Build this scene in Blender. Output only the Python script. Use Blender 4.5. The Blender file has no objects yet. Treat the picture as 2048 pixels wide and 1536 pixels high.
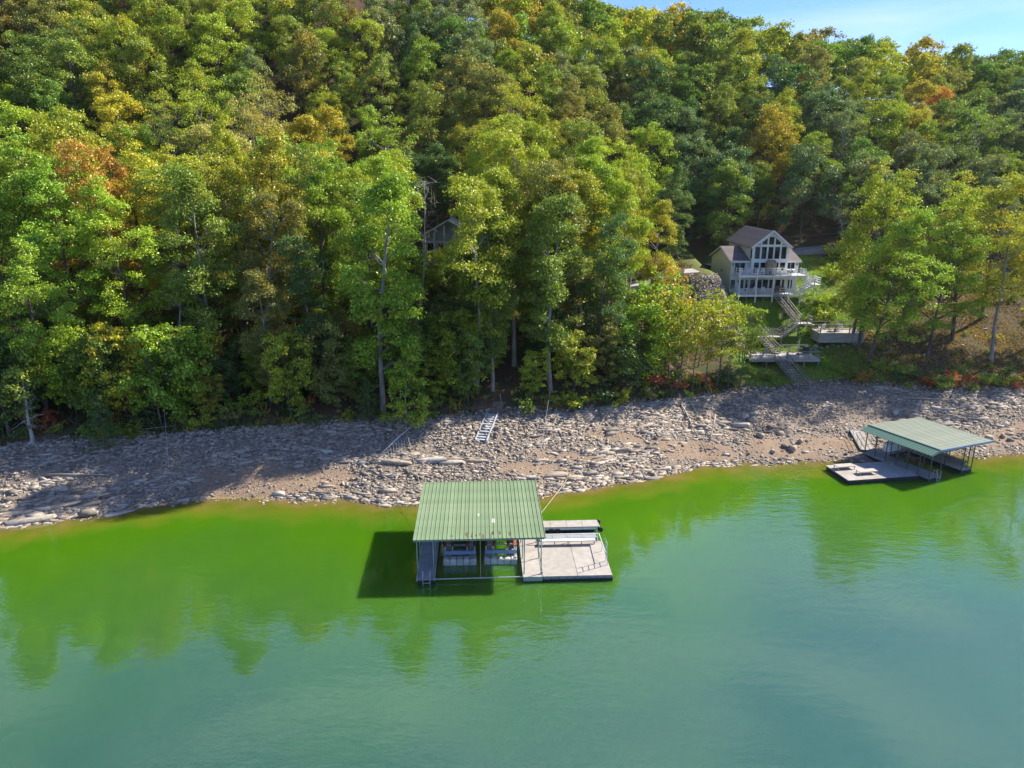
import bpy, bmesh, math, random
import numpy as np
from mathutils import Vector, Matrix

random.seed(7); RNG = np.random.default_rng(7)
R = math.radians
scn = bpy.context.scene
C = scn.collection

# ------------------------------------------------------------------ camera, sky, sun, exposure
CAM_H, PITCH, FPX = 27.7, R(16), 1422.0
cam_d = bpy.data.cameras.new('camera'); cam = bpy.data.objects.new('camera', cam_d); C.objects.link(cam)
cam.location = (0, 0, CAM_H); cam.rotation_euler = (R(90) - PITCH, 0, 0)
cam_d.sensor_width = 36; cam_d.lens = 36 * FPX / 2048; cam_d.clip_start = .5; cam_d.clip_end = 5000
scn.camera = cam
SUN_AZ, SUN_EL = R(63), R(39)          # azimuth clockwise from +Y (the view direction)
w = bpy.data.worlds.new('World'); scn.world = w; w.use_nodes = True
nt = w.node_tree; nt.nodes.clear()
out = nt.nodes.new('ShaderNodeOutputWorld'); bg = nt.nodes.new('ShaderNodeBackground')
sky = nt.nodes.new('ShaderNodeTexSky'); sky.sky_type = 'NISHITA'; sky.sun_disc = False
sky.sun_elevation = SUN_EL; sky.sun_rotation = SUN_AZ
sky.altitude = 250; sky.air_density = .85; sky.dust_density = .1; sky.ozone_density = 2.0
tc = nt.nodes.new('ShaderNodeTexCoord'); mp = nt.nodes.new('ShaderNodeMapping'); mp.inputs['Scale'].default_value = (1.2, 3.2, 9)
mp.inputs['Rotation'].default_value = (0, 0, .5)
cn = nt.nodes.new('ShaderNodeTexNoise'); cn.inputs['Scale'].default_value = 1.6; cn.inputs['Detail'].default_value = 6; cn.inputs['Distortion'].default_value = .8
cr = nt.nodes.new('ShaderNodeMapRange'); cr.inputs[1].default_value = .42; cr.inputs[2].default_value = .8; cr.inputs[3].default_value = 0; cr.inputs[4].default_value = .55
mx = nt.nodes.new('ShaderNodeMix'); mx.data_type = 'RGBA'; mx.inputs[7].default_value = (4.4, 5.0, 5.8, 1)
nt.links.new(tc.outputs['Generated'], mp.inputs[0]); nt.links.new(mp.outputs[0], cn.inputs['Vector'])
nt.links.new(cn.outputs[0], cr.inputs[0]); nt.links.new(cr.outputs[0], mx.inputs[0])
tn = nt.nodes.new('ShaderNodeMix'); tn.data_type = 'RGBA'; tn.blend_type = 'MULTIPLY'; tn.inputs[0].default_value = 1; tn.inputs[7].default_value = (.51, .65, 1.0, 1)
nt.links.new(sky.outputs[0], tn.inputs[6]); nt.links.new(tn.outputs[2], mx.inputs[6]); nt.links.new(mx.outputs[2], bg.inputs[0])
bg.inputs[1].default_value = .095
nt.links.new(bg.outputs[0], out.inputs[0])
sd = bpy.data.lights.new('sun', 'SUN'); sun = bpy.data.objects.new('sun', sd); C.objects.link(sun)
sd.energy = 4.3; sd.angle = R(.55); sd.color = (1, .93, .80)
to_sun = Vector((math.sin(SUN_AZ) * math.cos(SUN_EL), math.cos(SUN_AZ) * math.cos(SUN_EL), math.sin(SUN_EL)))
sun.rotation_euler = to_sun.to_track_quat('Z', 'Y').to_euler(); sun.location = (60, 60, 120)
vs = scn.view_settings; vs.view_transform = 'Standard'; vs.look = 'None'; vs.gamma = 1; vs.exposure = 1.3; vs.use_curve_mapping = False
cy = scn.cycles; cy.max_bounces = 6; cy.diffuse_bounces = 2; cy.glossy_bounces = 3; cy.transmission_bounces = 3
cy.transparent_max_bounces = 8; cy.caustics_reflective = False; cy.caustics_refractive = False
cy.sample_clamp_indirect = 6; cy.use_denoising = True; cy.denoiser = 'OPENIMAGEDENOISE'; cy.denoising_input_passes = 'RGB_ALBEDO_NORMAL'; cy.denoising_prefilter = 'NONE'

# ------------------------------------------------------------------ helpers
def P(px, py, z=0.0):
    """the point of the place seen at pixel (px, py) of the 2048 x 1536 photograph, at height z"""
    a = (px - 1024) / FPX; b = -(py - 768) / FPX
    h = math.cos(PITCH) + b * math.sin(PITCH); v = -math.sin(PITCH) + b * math.cos(PITCH)
    t = (z - CAM_H) / v
    return Vector((a * t, h * t, z))
def proj(x, y, z):
    zc = y * math.cos(PITCH) + (CAM_H - z) * math.sin(PITCH)
    yc = -y * -math.sin(PITCH) + (z - CAM_H) * math.cos(PITCH)
    return 1024 + FPX * x / zc, 768 - FPX * yc / zc

def vnoise(x, y, s=0):
    x = np.asarray(x, float); y = np.asarray(y, float)
    xi = np.floor(x); yi = np.floor(y); fx = x - xi; fy = y - yi
    fx = fx * fx * (3 - 2 * fx); fy = fy * fy * (3 - 2 * fy)
    def h(a, b):
        v = np.sin(a * 127.1 + b * 311.7 + s * 74.7) * 43758.5453
        return v - np.floor(v)
    return (h(xi, yi) * (1 - fx) + h(xi + 1, yi) * fx) * (1 - fy) + (h(xi, yi + 1) * (1 - fx) + h(xi + 1, yi + 1) * fx) * fy
def sst(a, b, x):
    t = np.clip((np.asarray(x, float) - a) / (b - a), 0, 1); return t * t * (3 - 2 * t)

# ------------------------------------------------------------------ terrain function
SH = np.array([(-500, 10), (-200, 26), (-100, 42), (-70, 48), (-55, 51), (-42.5, 53.4), (-38.9, 54.3), (-35.5, 55.7), (-30.4, 58.2), (-23.9, 59.2), (-14.5, 58.4), (-8.6, 57.9),
      (-1.1, 58.7), (3.5, 60.3), (10.8, 62.5), (15.1, 64.9), (19, 66.7), (26.8, 67.5), (32.2, 68.2), (35.5, 67.6), (42.9, 68.9), (54.2, 70.3), (90, 74), (200, 84), (500, 90)])
VG = np.array([(-500, 25, 3), (-200, 38, 3), (-100, 53, 3.1), (-70, 58.5, 3.1), (-48.8, 63.5, 3.2), (-42.7, 65.2, 3.3), (-35.9, 66.4, 3.4), (-28.9, 67.6, 3.5), (-21.6, 68.5, 3.6), (-11.7, 70.4, 3.7),
      (-1.3, 72.3, 3.8), (9.7, 74.6, 3.6), (18.9, 78.7, 3.4), (27.3, 83, 2.9), (35, 85.3, 2.6), (42.9, 88.2, 2.7), (47.7, 86, 2.7), (52.6, 84, 2.7), (61.5, 84, 2.8), (110, 90, 3), (200, 100, 3), (500, 110, 3)])
ZR = np.array([(-500, 66), (-117, 80), (-50, 75), (-3, 62), (16, 56), (37, 52), (58, 51), (65, 48.5), (82, 48), (101, 44.5), (126, 43), (300, 36), (500, 30)])
def smooth_interp(x, t, c):
    x = np.asarray(x, float)
    return sum(np.interp(x + d, t[:, 0], t[:, c]) for d in (-2, -1, 0, 1, 2)) / 5
def y_shore(x): return smooth_interp(x, SH, 1) + (vnoise(np.asarray(x) * .5, 0, 3) - .5) * .8 + (vnoise(np.asarray(x) * 1.3, 0, 5) - .5) * .5
def y_veg(x): return smooth_interp(x, VG, 1)
def z_veg(x): return smooth_interp(x, VG, 2)
PA = np.array([(85, 2.6), (88, 3.1), (92, 3.9), (95, 4.5), (98, 5.6), (101, 7.2), (104, 9.2), (106, 10.5), (108, 11.15), (119, 11.3), (128, 14), (140, 19)])
PB = np.array([(85, 2.7), (90, 4.3), (96, 5.7), (100, 7.2), (106, 10.2), (115, 12.7), (128, 15.5), (140, 19.5)])
PC = np.array([(82, 2.9), (88, 3.8), (92, 4.8), (95, 6.2), (98, 8.6), (101, 11.5), (104, 13.8), (106, 14.4), (112, 14.6), (128, 16.5), (140, 20)])
def height(x, y):
    x = np.asarray(x, float); y = np.asarray(y, float)
    ys, yv, zv = y_shore(x), y_veg(x), z_veg(x)
    s = y - ys
    t = np.clip(s / (yv - ys), 0, 1)
    bed = np.where(s < 0, np.maximum(.17 * s, -4.5 + .02 * s), 0)
    led = (vnoise(x * .09, s * .9 + vnoise(x * .2, y * .2, 8) * 2, 4) - .5) * .35 + (vnoise(x * .45, y * .45, 9) - .5) * .22
    z = bed + zv * (.25 * t * t + .75 * t) + led * np.clip(s * .25, 0, 1) * np.clip((1.15 - t) * 3, 0, 1)
    q = y - yv
    zr = smooth_interp(x, ZR, 1)
    yr = 190.0
    up = .7 * sst(0, 1.3, q) + np.interp(np.clip(q, 0, None), [0, 1.3, 20, 40], [0, .2, 6.3, 10.8])
    y40 = yv + 40
    z40 = zv + .7 + 10.8
    far = np.clip((y - y40) / (yr - y40), 0, 1)
    g = np.where(q > 40, z40 + (zr - z40) * (far * .93 + .07 * far * far), z + up)
    over = np.clip(y - yr, 0, None)
    g = g + .25 * over - .0045 * over * np.minimum(over, 130)
    # site of the white house
    xa = np.clip(x, -500, 500)
    wa = sst(30, 33.2, xa) * (1 - sst(44, 48, xa)); wb = sst(44, 48, xa); wc = 1 - sst(30, 33.2, xa)
    site = wa * np.interp(y, PA[:, 0], PA[:, 1]) + wb * np.interp(y, PB[:, 0], PB[:, 1]) + wc * np.interp(y, PC[:, 0], PC[:, 1])
    ww = sst(17, 25, xa) * (1 - sst(78, 100, xa)) * sst(-1, 4, q) * (1 - sst(128, 141, y))
    g = g * (1 - ww) + site * ww
    rough = (vnoise(x * .22, y * .22, 11) - .5) * .7 + (vnoise(x * .07, y * .07, 12) - .5) * 2.2
    return g + rough * sst(2, 14, q) * (1 - .85 * ww)
def gz(x, y): return float(height(np.array([x]), np.array([y]))[0])
def ground_point(px, py):
    """where the ray through a pixel meets the ground"""
    a, b = P(px, py, 26.0), P(px, py, -.5); t = np.linspace(0, 1, 900)
    xs, ys_, zs = (a[k] + (b[k] - a[k]) * t for k in range(3)); i = int(np.argmax(zs <= height(xs, ys_)))
    return Vector((xs[i], ys_[i], gz(xs[i], ys_[i])))

# ------------------------------------------------------------------ materials
def node(nt, t, **kw):
    n = nt.nodes.new(t)
    for k, v in kw.items(): setattr(n, k, v)
    return n
def mat(name, c1, c2=None, scale=3.0, rough=.75, spec=.3, bump=0.0, bscale=None, stretch=(1, 1, 1), metal=0.0, detail=5, coords='Object', lo=.35, hi=.65, c3=None, s3=.6):
    m = bpy.data.materials.new(name); m.use_nodes = True; t = m.node_tree; t.nodes.clear(); L = t.links.new
    o = node(t, 'ShaderNodeOutputMaterial'); p = node(t, 'ShaderNodeBsdfPrincipled')
    p.inputs['Roughness'].default_value = rough; p.inputs['Specular IOR Level'].default_value = spec; p.inputs['Metallic'].default_value = metal
    c2 = c2 or tuple(v * .75 for v in c1)
    tcn = node(t, 'ShaderNodeTexCoord'); mpn = node(t, 'ShaderNodeMapping'); mpn.inputs['Scale'].default_value = stretch
    L(tcn.outputs[coords], mpn.inputs[0])
    n = node(t, 'ShaderNodeTexNoise'); n.inputs['Scale'].default_value = scale; n.inputs['Detail'].default_value = detail
    L(mpn.outputs[0], n.inputs['Vector'])
    r = node(t, 'ShaderNodeMapRange'); r.inputs[1].default_value = lo; r.inputs[2].default_value = hi; L(n.outputs[0], r.inputs[0])
    x = node(t, 'ShaderNodeMix', data_type='RGBA'); x.inputs[6].default_value = (*c1, 1); x.inputs[7].default_value = (*c2, 1); L(r.outputs[0], x.inputs[0])
    col = x.outputs[2]
    if c3:
        n3 = node(t, 'ShaderNodeTexNoise'); n3.inputs['Scale'].default_value = s3; n3.inputs['Detail'].default_value = 3; L(mpn.outputs[0], n3.inputs['Vector'])
        r3 = node(t, 'ShaderNodeMapRange'); r3.inputs[1].default_value = .5; r3.inputs[2].default_value = .72; L(n3.outputs[0], r3.inputs[0])
        x3 = node(t, 'ShaderNodeMix', data_type='RGBA'); x3.inputs[7].default_value = (*c3, 1); L(col, x3.inputs[6]); L(r3.outputs[0], x3.inputs[0]); col = x3.outputs[2]
    L(col, p.inputs['Base Color'])
    if bump:
        nb = node(t, 'ShaderNodeTexNoise'); nb.inputs['Scale'].default_value = bscale or scale * 3; nb.inputs['Detail'].default_value = 4; L(mpn.outputs[0], nb.inputs['Vector'])
        b = node(t, 'ShaderNodeBump'); b.inputs['Strength'].default_value = bump; b.inputs['Distance'].default_value = .05; L(nb.outputs[0], b.inputs['Height']); L(b.outputs[0], p.inputs['Normal'])
    L(p.outputs[0], o.inputs[0]); return m

def leaf_mat(name, trans=.30, gloss=.04, tint_attr=False):
    m = bpy.data.materials.new(name); m.use_nodes = True; t = m.node_tree; t.nodes.clear(); L = t.links.new
    o = node(t, 'ShaderNodeOutputMaterial'); oi = node(t, 'ShaderNodeObjectInfo')
    a = node(t, 'ShaderNodeAttribute', attribute_name='leaf_rnd'); ac = node(t, 'ShaderNodeAttribute', attribute_name='clump_rnd')
    if tint_attr:
        ta = node(t, 'ShaderNodeAttribute', attribute_name='tint')
        class oi: outputs = {'Color': ta.outputs['Color'], 'Alpha': ta.outputs['Alpha']}
    # turning clumps: where the clump's own number is below the tree's share (object alpha)
    lt = node(t, 'ShaderNodeMath', operation='SUBTRACT'); L(oi.outputs['Alpha'], lt.inputs[0]); L(ac.outputs['Fac'], lt.inputs[1])
    mr = node(t, 'ShaderNodeMapRange'); mr.inputs[1].default_value = -.12; mr.inputs[2].default_value = .12; L(lt.outputs[0], mr.inputs[0])
    tint = node(t, 'ShaderNodeMix', data_type='RGBA'); tint.inputs[0].default_value = .6; L(oi.outputs['Color'], tint.inputs[6]); tint.inputs[7].default_value = (.48, .33, .03, 1)
    x = node(t, 'ShaderNodeMix', data_type='RGBA'); L(mr.outputs[0], x.inputs[0]); L(oi.outputs['Color'], x.inputs[6]); L(tint.outputs[2], x.inputs[7])
    hv = node(t, 'ShaderNodeHueSaturation')
    h = node(t, 'ShaderNodeMapRange'); h.inputs[3].default_value = .475; h.inputs[4].default_value = .525; L(a.outputs['Fac'], h.inputs[0]); L(h.outputs[0], hv.inputs['Hue'])
    ml = node(t, 'ShaderNodeMath', operation='MULTIPLY'); ml.inputs[1].default_value = 7.31; L(a.outputs['Fac'], ml.inputs[0])
    fr = node(t, 'ShaderNodeMath', operation='FRACT'); L(ml.outputs[0], fr.inputs[0])
    v = node(t, 'ShaderNodeMapRange'); v.inputs[3].default_value = .62; v.inputs[4].default_value = 1.4; L(fr.outputs[0], v.inputs[0]); L(v.outputs[0], hv.inputs['Value'])
    L(x.outputs[2], hv.inputs['Color'])
    d = node(t, 'ShaderNodeBsdfDiffuse'); tr = node(t, 'ShaderNodeBsdfTranslucent'); g = node(t, 'ShaderNodeBsdfGlossy'); g.inputs['Roughness'].default_value = .5
    g.inputs['Color'].default_value = (.9, .95, .9, 1)
    L(hv.outputs[0], d.inputs[0])
    tw = node(t, 'ShaderNodeMix', data_type='RGBA', blend_type='MULTIPLY'); tw.inputs[0].default_value = 1; tw.inputs[7].default_value = (1.25, 1.3, .5, 1); L(hv.outputs[0], tw.inputs[6]); L(tw.outputs[2], tr.inputs[0])
    m1 = node(t, 'ShaderNodeMixShader'); m1.inputs[0].default_value = trans; L(d.outputs[0], m1.inputs[1]); L(tr.outputs[0], m1.inputs[2])
    m2 = node(t, 'ShaderNodeMixShader'); m2.inputs[0].default_value = gloss; L(m1.outputs[0], m2.inputs[1]); L(g.outputs[0], m2.inputs[2])
    L(m2.outputs[0], o.inputs[0]); return m

M = {}
M['leaf'] = leaf_mat('leaf'); M['needle'] = leaf_mat('needle', .2, .03); M['farleaf'] = leaf_mat('leaf_far', .30, .04, True)
M['bark'] = mat('bark', (.17, .14, .115), (.085, .07, .058), 2.5, .9, .1, .5, 6, (1, 1, .25))
M['barkpale'] = mat('bark_pale', (.36, .33, .29), (.19, .165, .14), 2.0, .9, .1, .4, 6, (1, 1, .3))
M['deadwood'] = mat('dead_wood', (.50, .47, .43), (.28, .255, .23), 2.0, .9, .1, .4, 7, (1, 1, .2))
M['driftwood'] = mat('driftwood', (.42, .37, .31), (.22, .185, .15), 3.0, .9, .1, .5, 8, (.3, 1, 1))
M['roofgreen'] = mat('painted_roof_green', (.205, .275, .155), (.165, .23, .13), .8, .5, .35, .05, 9, c3=(.26, .325, .20), s3=.35)
M['roofpale'] = mat('painted_roof_pale_green', (.25, .275, .215), (.215, .245, .19), .7, .38, .5)
M['roofteal'] = mat('painted_roof_teal', (.11, .20, .15), (.09, .17, .125), .7, .38, .5)
M['stain'] = mat('roof_rust', (.10, .075, .05), (.17, .17, .10), 14, .9, .1)
M['patch'] = mat('roof_patch', (.68, .68, .64), (.55, .55, .5), 6, .6)
M['steel'] = mat('painted_post_green_grey', (.34, .40, .37), (.24, .285, .265), 2, .5, .4)
M['darksteel'] = mat('dark_post', (.035, .05, .048), (.06, .075, .065), 2, .5, .4)
M['galv'] = mat('galvanised', (.52, .54, .55), (.38, .4, .41), 4, .45, .5, metal=.35)
M['concrete'] = mat('pale_concrete_deck', (.42, .385, .345), (.35, .315, .28), 2.2, .85, .2, .15, 30, c3=(.30, .265, .23), s3=.5)
M['greydeck'] = mat('grey_deck', (.30, .315, .33), (.24, .25, .265), 1.5, .85, .2, .15, 25)
M['blackrub'] = mat('black_float', (.022, .022, .024), (.045, .043, .042), 4, .7, .3)
M['orange'] = mat('bunk_carpet', (.42, .10, .045), (.30, .075, .04), 8, .95, .05)
M['blue'] = mat('lift_blue', (.24, .33, .50), (.19, .265, .41), 4, .5, .4)
M['whitefloat'] = mat('float_white', (.66, .65, .60), (.44, .43, .37), 2.2, .55, .4)
M['whitepaint'] = mat('white_paint', (.78, .78, .76), (.66, .66, .64), 1.2, .55, .35)
M['trim'] = mat('white_trim', (.80, .80, .79), (.72, .72, .71), 1, .5, .35)
M['siding'] = mat('cream_siding', (.79, .735, .62), (.74, .69, .58), .8, .7, .25)
M['sidingw'] = mat('white_siding', (.70, .70, .68), (.64, .64, .62), .8, .7, .25)
M['shingle'] = mat('brown_shingle', (.14, .118, .116), (.20, .17, .166), 5, .9, .15, .5, 20)
M['wood'] = mat('weathered_stair_wood', (.34, .31, .27), (.20, .18, .155), 3, .9, .12, .3, 20, (1, .3, 1))
M['wooddeck'] = mat('weathered_deck_boards', (.48, .45, .41), (.36, .335, .3), 3, .85, .15, .3, 25, (.4, 3, 1))
M['stone'] = mat('stone_chimney', (.36, .29, .245), (.20, .165, .15), 3.2, .9, .2, .8, 5)
M['planter'] = mat('terrace_wall_wood', (.44, .40, .34), (.32, .285, .24), 1.5, .85, .2, .3, 12, (.3, 1, 2))
M['stepmetal'] = mat('steps_pale', (.50, .52, .55), (.36, .37, .39), 3, .6, .4, .2, 20)
M['stepwood'] = mat('steps_brown', (.24, .19, .15), (.14, .11, .085), 3, .9, .1, .3, 15)
M['greyhouse'] = mat('grey_paint', (.50, .52, .55), (.42, .43, .46), 1.5, .7, .25)
M['greytin'] = mat('grey_metal_roof', (.30, .31, .325), (.24, .25, .26), 1.0, .45, .5)
M['canvas'] = mat('umbrella_canvas', (.62, .58, .49), (.52, .48, .40), 3, .9, .1)
M['rope'] = mat('rope', (.56, .49, .30), (.42, .36, .22), 5, .9, .1)
M['wire'] = mat('wire', (.10, .10, .105), (.06, .06, .06), 2, .5, .3)
M['asphalt'] = mat('pale_drive', (.43, .41, .385), (.36, .34, .32), .6, .9, .15, .2, 12)
M['roadm'] = mat('road_grey', (.30, .30, .30), (.24, .24, .24), .6, .9, .15, .2, 12)
M['red'] = mat('red_cushion', (.32, .07, .05), (.24, .05, .04), 6, .9, .1)
def vary(key, amt):
    t = M[key].node_tree; p = t.nodes['Principled BSDF'] if 'Principled BSDF' in t.nodes else [n for n in t.nodes if n.type == 'BSDF_PRINCIPLED'][0]; src = p.inputs['Base Color'].links[0].from_socket
    oi = node(t, 'ShaderNodeObjectInfo'); r = node(t, 'ShaderNodeMapRange'); r.inputs[3].default_value = 1 - amt; r.inputs[4].default_value = 1 + amt; t.links.new(oi.outputs['Random'], r.inputs[0])
    h = node(t, 'ShaderNodeHueSaturation'); t.links.new(r.outputs[0], h.inputs['Value']); t.links.new(src, h.inputs['Color']); t.links.new(h.outputs[0], p.inputs['Base Color'])
for k_, a_ in (('roofgreen', .10), ('roofpale', .08), ('concrete', .07), ('wooddeck', .16), ('wood', .18), ('greydeck', .1), ('whitefloat', .12), ('shingle', .12)): vary(k_, a_)
def glass():
    m = bpy.data.materials.new('window_glass'); m.use_nodes = True; p = m.node_tree.nodes['Principled BSDF']
    p.inputs['Base Color'].default_value = (.012, .015, .018, 1); p.inputs['Roughness'].default_value = .04; p.inputs['Specular IOR Level'].default_value = .6
    return m
M['glass'] = glass()

def stone_mat():
    m = bpy.data.materials.new('shore_stone'); m.use_nodes = True; t = m.node_tree; t.nodes.clear(); L = t.links.new
    o = node(t, 'ShaderNodeOutputMaterial'); p = node(t, 'ShaderNodeBsdfPrincipled'); p.inputs['Roughness'].default_value = .9; p.inputs['Specular IOR Level'].default_value = .15
    a = node(t, 'ShaderNodeAttribute', attribute_name='stone_rnd'); oi = node(t, 'ShaderNodeObjectInfo')
    ad = node(t, 'ShaderNodeMath', operation='ADD'); L(a.outputs['Fac'], ad.inputs[0]); L(oi.outputs['Random'], ad.inputs[1])
    fr = node(t, 'ShaderNodeMath', operation='FRACT'); L(ad.outputs[0], fr.inputs[0])
    cr = node(t, 'ShaderNodeValToRGB'); e = cr.color_ramp.elements
    e[0].color = (.15, .125, .10, 1); e[1].color = (.56, .49, .40, 1); e[1].position = 1
    for pos, c in ((.25, (.28, .245, .205, 1)), (.5, (.41, .335, .25, 1)), (.72, (.42, .385, .34, 1)), (.88, (.33, .245, .18, 1))):
        k = e.new(pos); k.color = c
    L(fr.outputs[0], cr.inputs[0])
    g = node(t, 'ShaderNodeNewGeometry'); n = node(t, 'ShaderNodeTexNoise'); n.inputs['Scale'].default_value = 3.5; n.inputs['Detail'].default_value = 6; L(g.outputs['Position'], n.inputs['Vector'])
    r = node(t, 'ShaderNodeMapRange'); r.inputs[1].default_value = .3; r.inputs[2].default_value = .7; r.inputs[3].default_value = .7; r.inputs[4].default_value = 1.15; L(n.outputs[0], r.inputs[0])
    x = node(t, 'ShaderNodeMix', data_type='RGBA', blend_type='MULTIPLY'); x.inputs[0].default_value = 1; L(cr.outputs[0], x.inputs[6])
    L(r.outputs[0], x.inputs[7]); L(x.outputs[2], p.inputs['Base Color'])
    b = node(t, 'ShaderNodeBump'); b.inputs['Strength'].default_value = .5; b.inputs['Distance'].default_value = .06; L(n.outputs[0], b.inputs['Height']); L(b.outputs[0], p.inputs['Normal'])
    L(p.outputs[0], o.inputs[0]); return m
M['shorestone'] = stone_mat()

def ground_mat():
    m = bpy.data.materials.new('ground'); m.use_nodes = True; t = m.node_tree; t.nodes.clear(); L = t.links.new
    o = node(t, 'ShaderNodeOutputMaterial'); p = node(t, 'ShaderNodeBsdfPrincipled'); p.inputs['Roughness'].default_value = .95; p.inputs['Specular IOR Level'].default_value = .1
    g = node(t, 'ShaderNodeNewGeometry')
    def nz(sc, d=5):
        n = node(t, 'ShaderNodeTexNoise'); n.inputs['Scale'].default_value = sc; n.inputs['Detail'].default_value = d; L(g.outputs['Position'], n.inputs['Vector']); return n.outputs[0]
    def mixc(f, a, b):
        x = node(t, 'ShaderNodeMix', data_type='RGBA'); L(f, x.inputs[0])
        for k, v in ((6, a), (7, b)):
            if isinstance(v, tuple): x.inputs[k].default_value = (*v, 1)
            else: L(v, x.inputs[k])
        return x.outputs[2]
    def rng(v, a, b):
        r = node(t, 'ShaderNodeMapRange'); r.inputs[1].default_value = a; r.inputs[2].default_value = b; L(v, r.inputs[0]); return r.outputs[0]
    def att(n):
        a = node(t, 'ShaderNodeAttribute', attribute_name=n); return a.outputs['Fac']
    n1, n2, n3 = nz(.35), nz(1.6), nz(6.0, 6)
    litter = mixc(rng(n3, .38, .62), (.065, .045, .03), (.16, .095, .055)); litter = mixc(rng(n1, .45, .62), litter, (.06, .07, .028))
    beach = mixc(rng(n3, .35, .65), (.21, .165, .125), (.30, .245, .195)); beach = mixc(rng(n2, .48, .66), beach, (.16, .135, .115))
    mud = mixc(rng(n3, .35, .65), (.21, .15, .105), (.31, .225, .16))
    beach = mixc(att('mud'), beach, mud)
    grass = mixc(rng(n2, .35, .65), (.085, .16, .02), (.14, .21, .035)); grass = mixc(rng(n1, .5, .7), grass, (.20, .155, .075))
    dry = mixc(rng(n3, .38, .62), (.15, .10, .065), (.075, .06, .035)); dry = mixc(rng(n2, .5, .68), dry, (.075, .085, .03))
    bed = mixc(rng(n2, .35, .65), (.42, .32, .09), (.31, .24, .07))
    c = mixc(att('beach'), litter, beach); c = mixc(att('dry'), c, dry); c = mixc(att('grass'), c, grass); c = mixc(att('bed'), c, bed)
    wet = node(t, 'ShaderNodeMix', data_type='RGBA', blend_type='MULTIPLY'); wet.inputs[7].default_value = (.5, .46, .42, 1); L(att('wet'), wet.inputs[0]); L(c, wet.inputs[6])
    L(wet.outputs[2], p.inputs['Base Color'])
    b = node(t, 'ShaderNodeBump'); b.inputs['Strength'].default_value = .7; b.inputs['Distance'].default_value = .12; L(n3, b.inputs['Height']); L(b.outputs[0], p.inputs['Normal'])
    L(p.outputs[0], o.inputs[0]); return m
M['ground'] = ground_mat()

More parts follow.
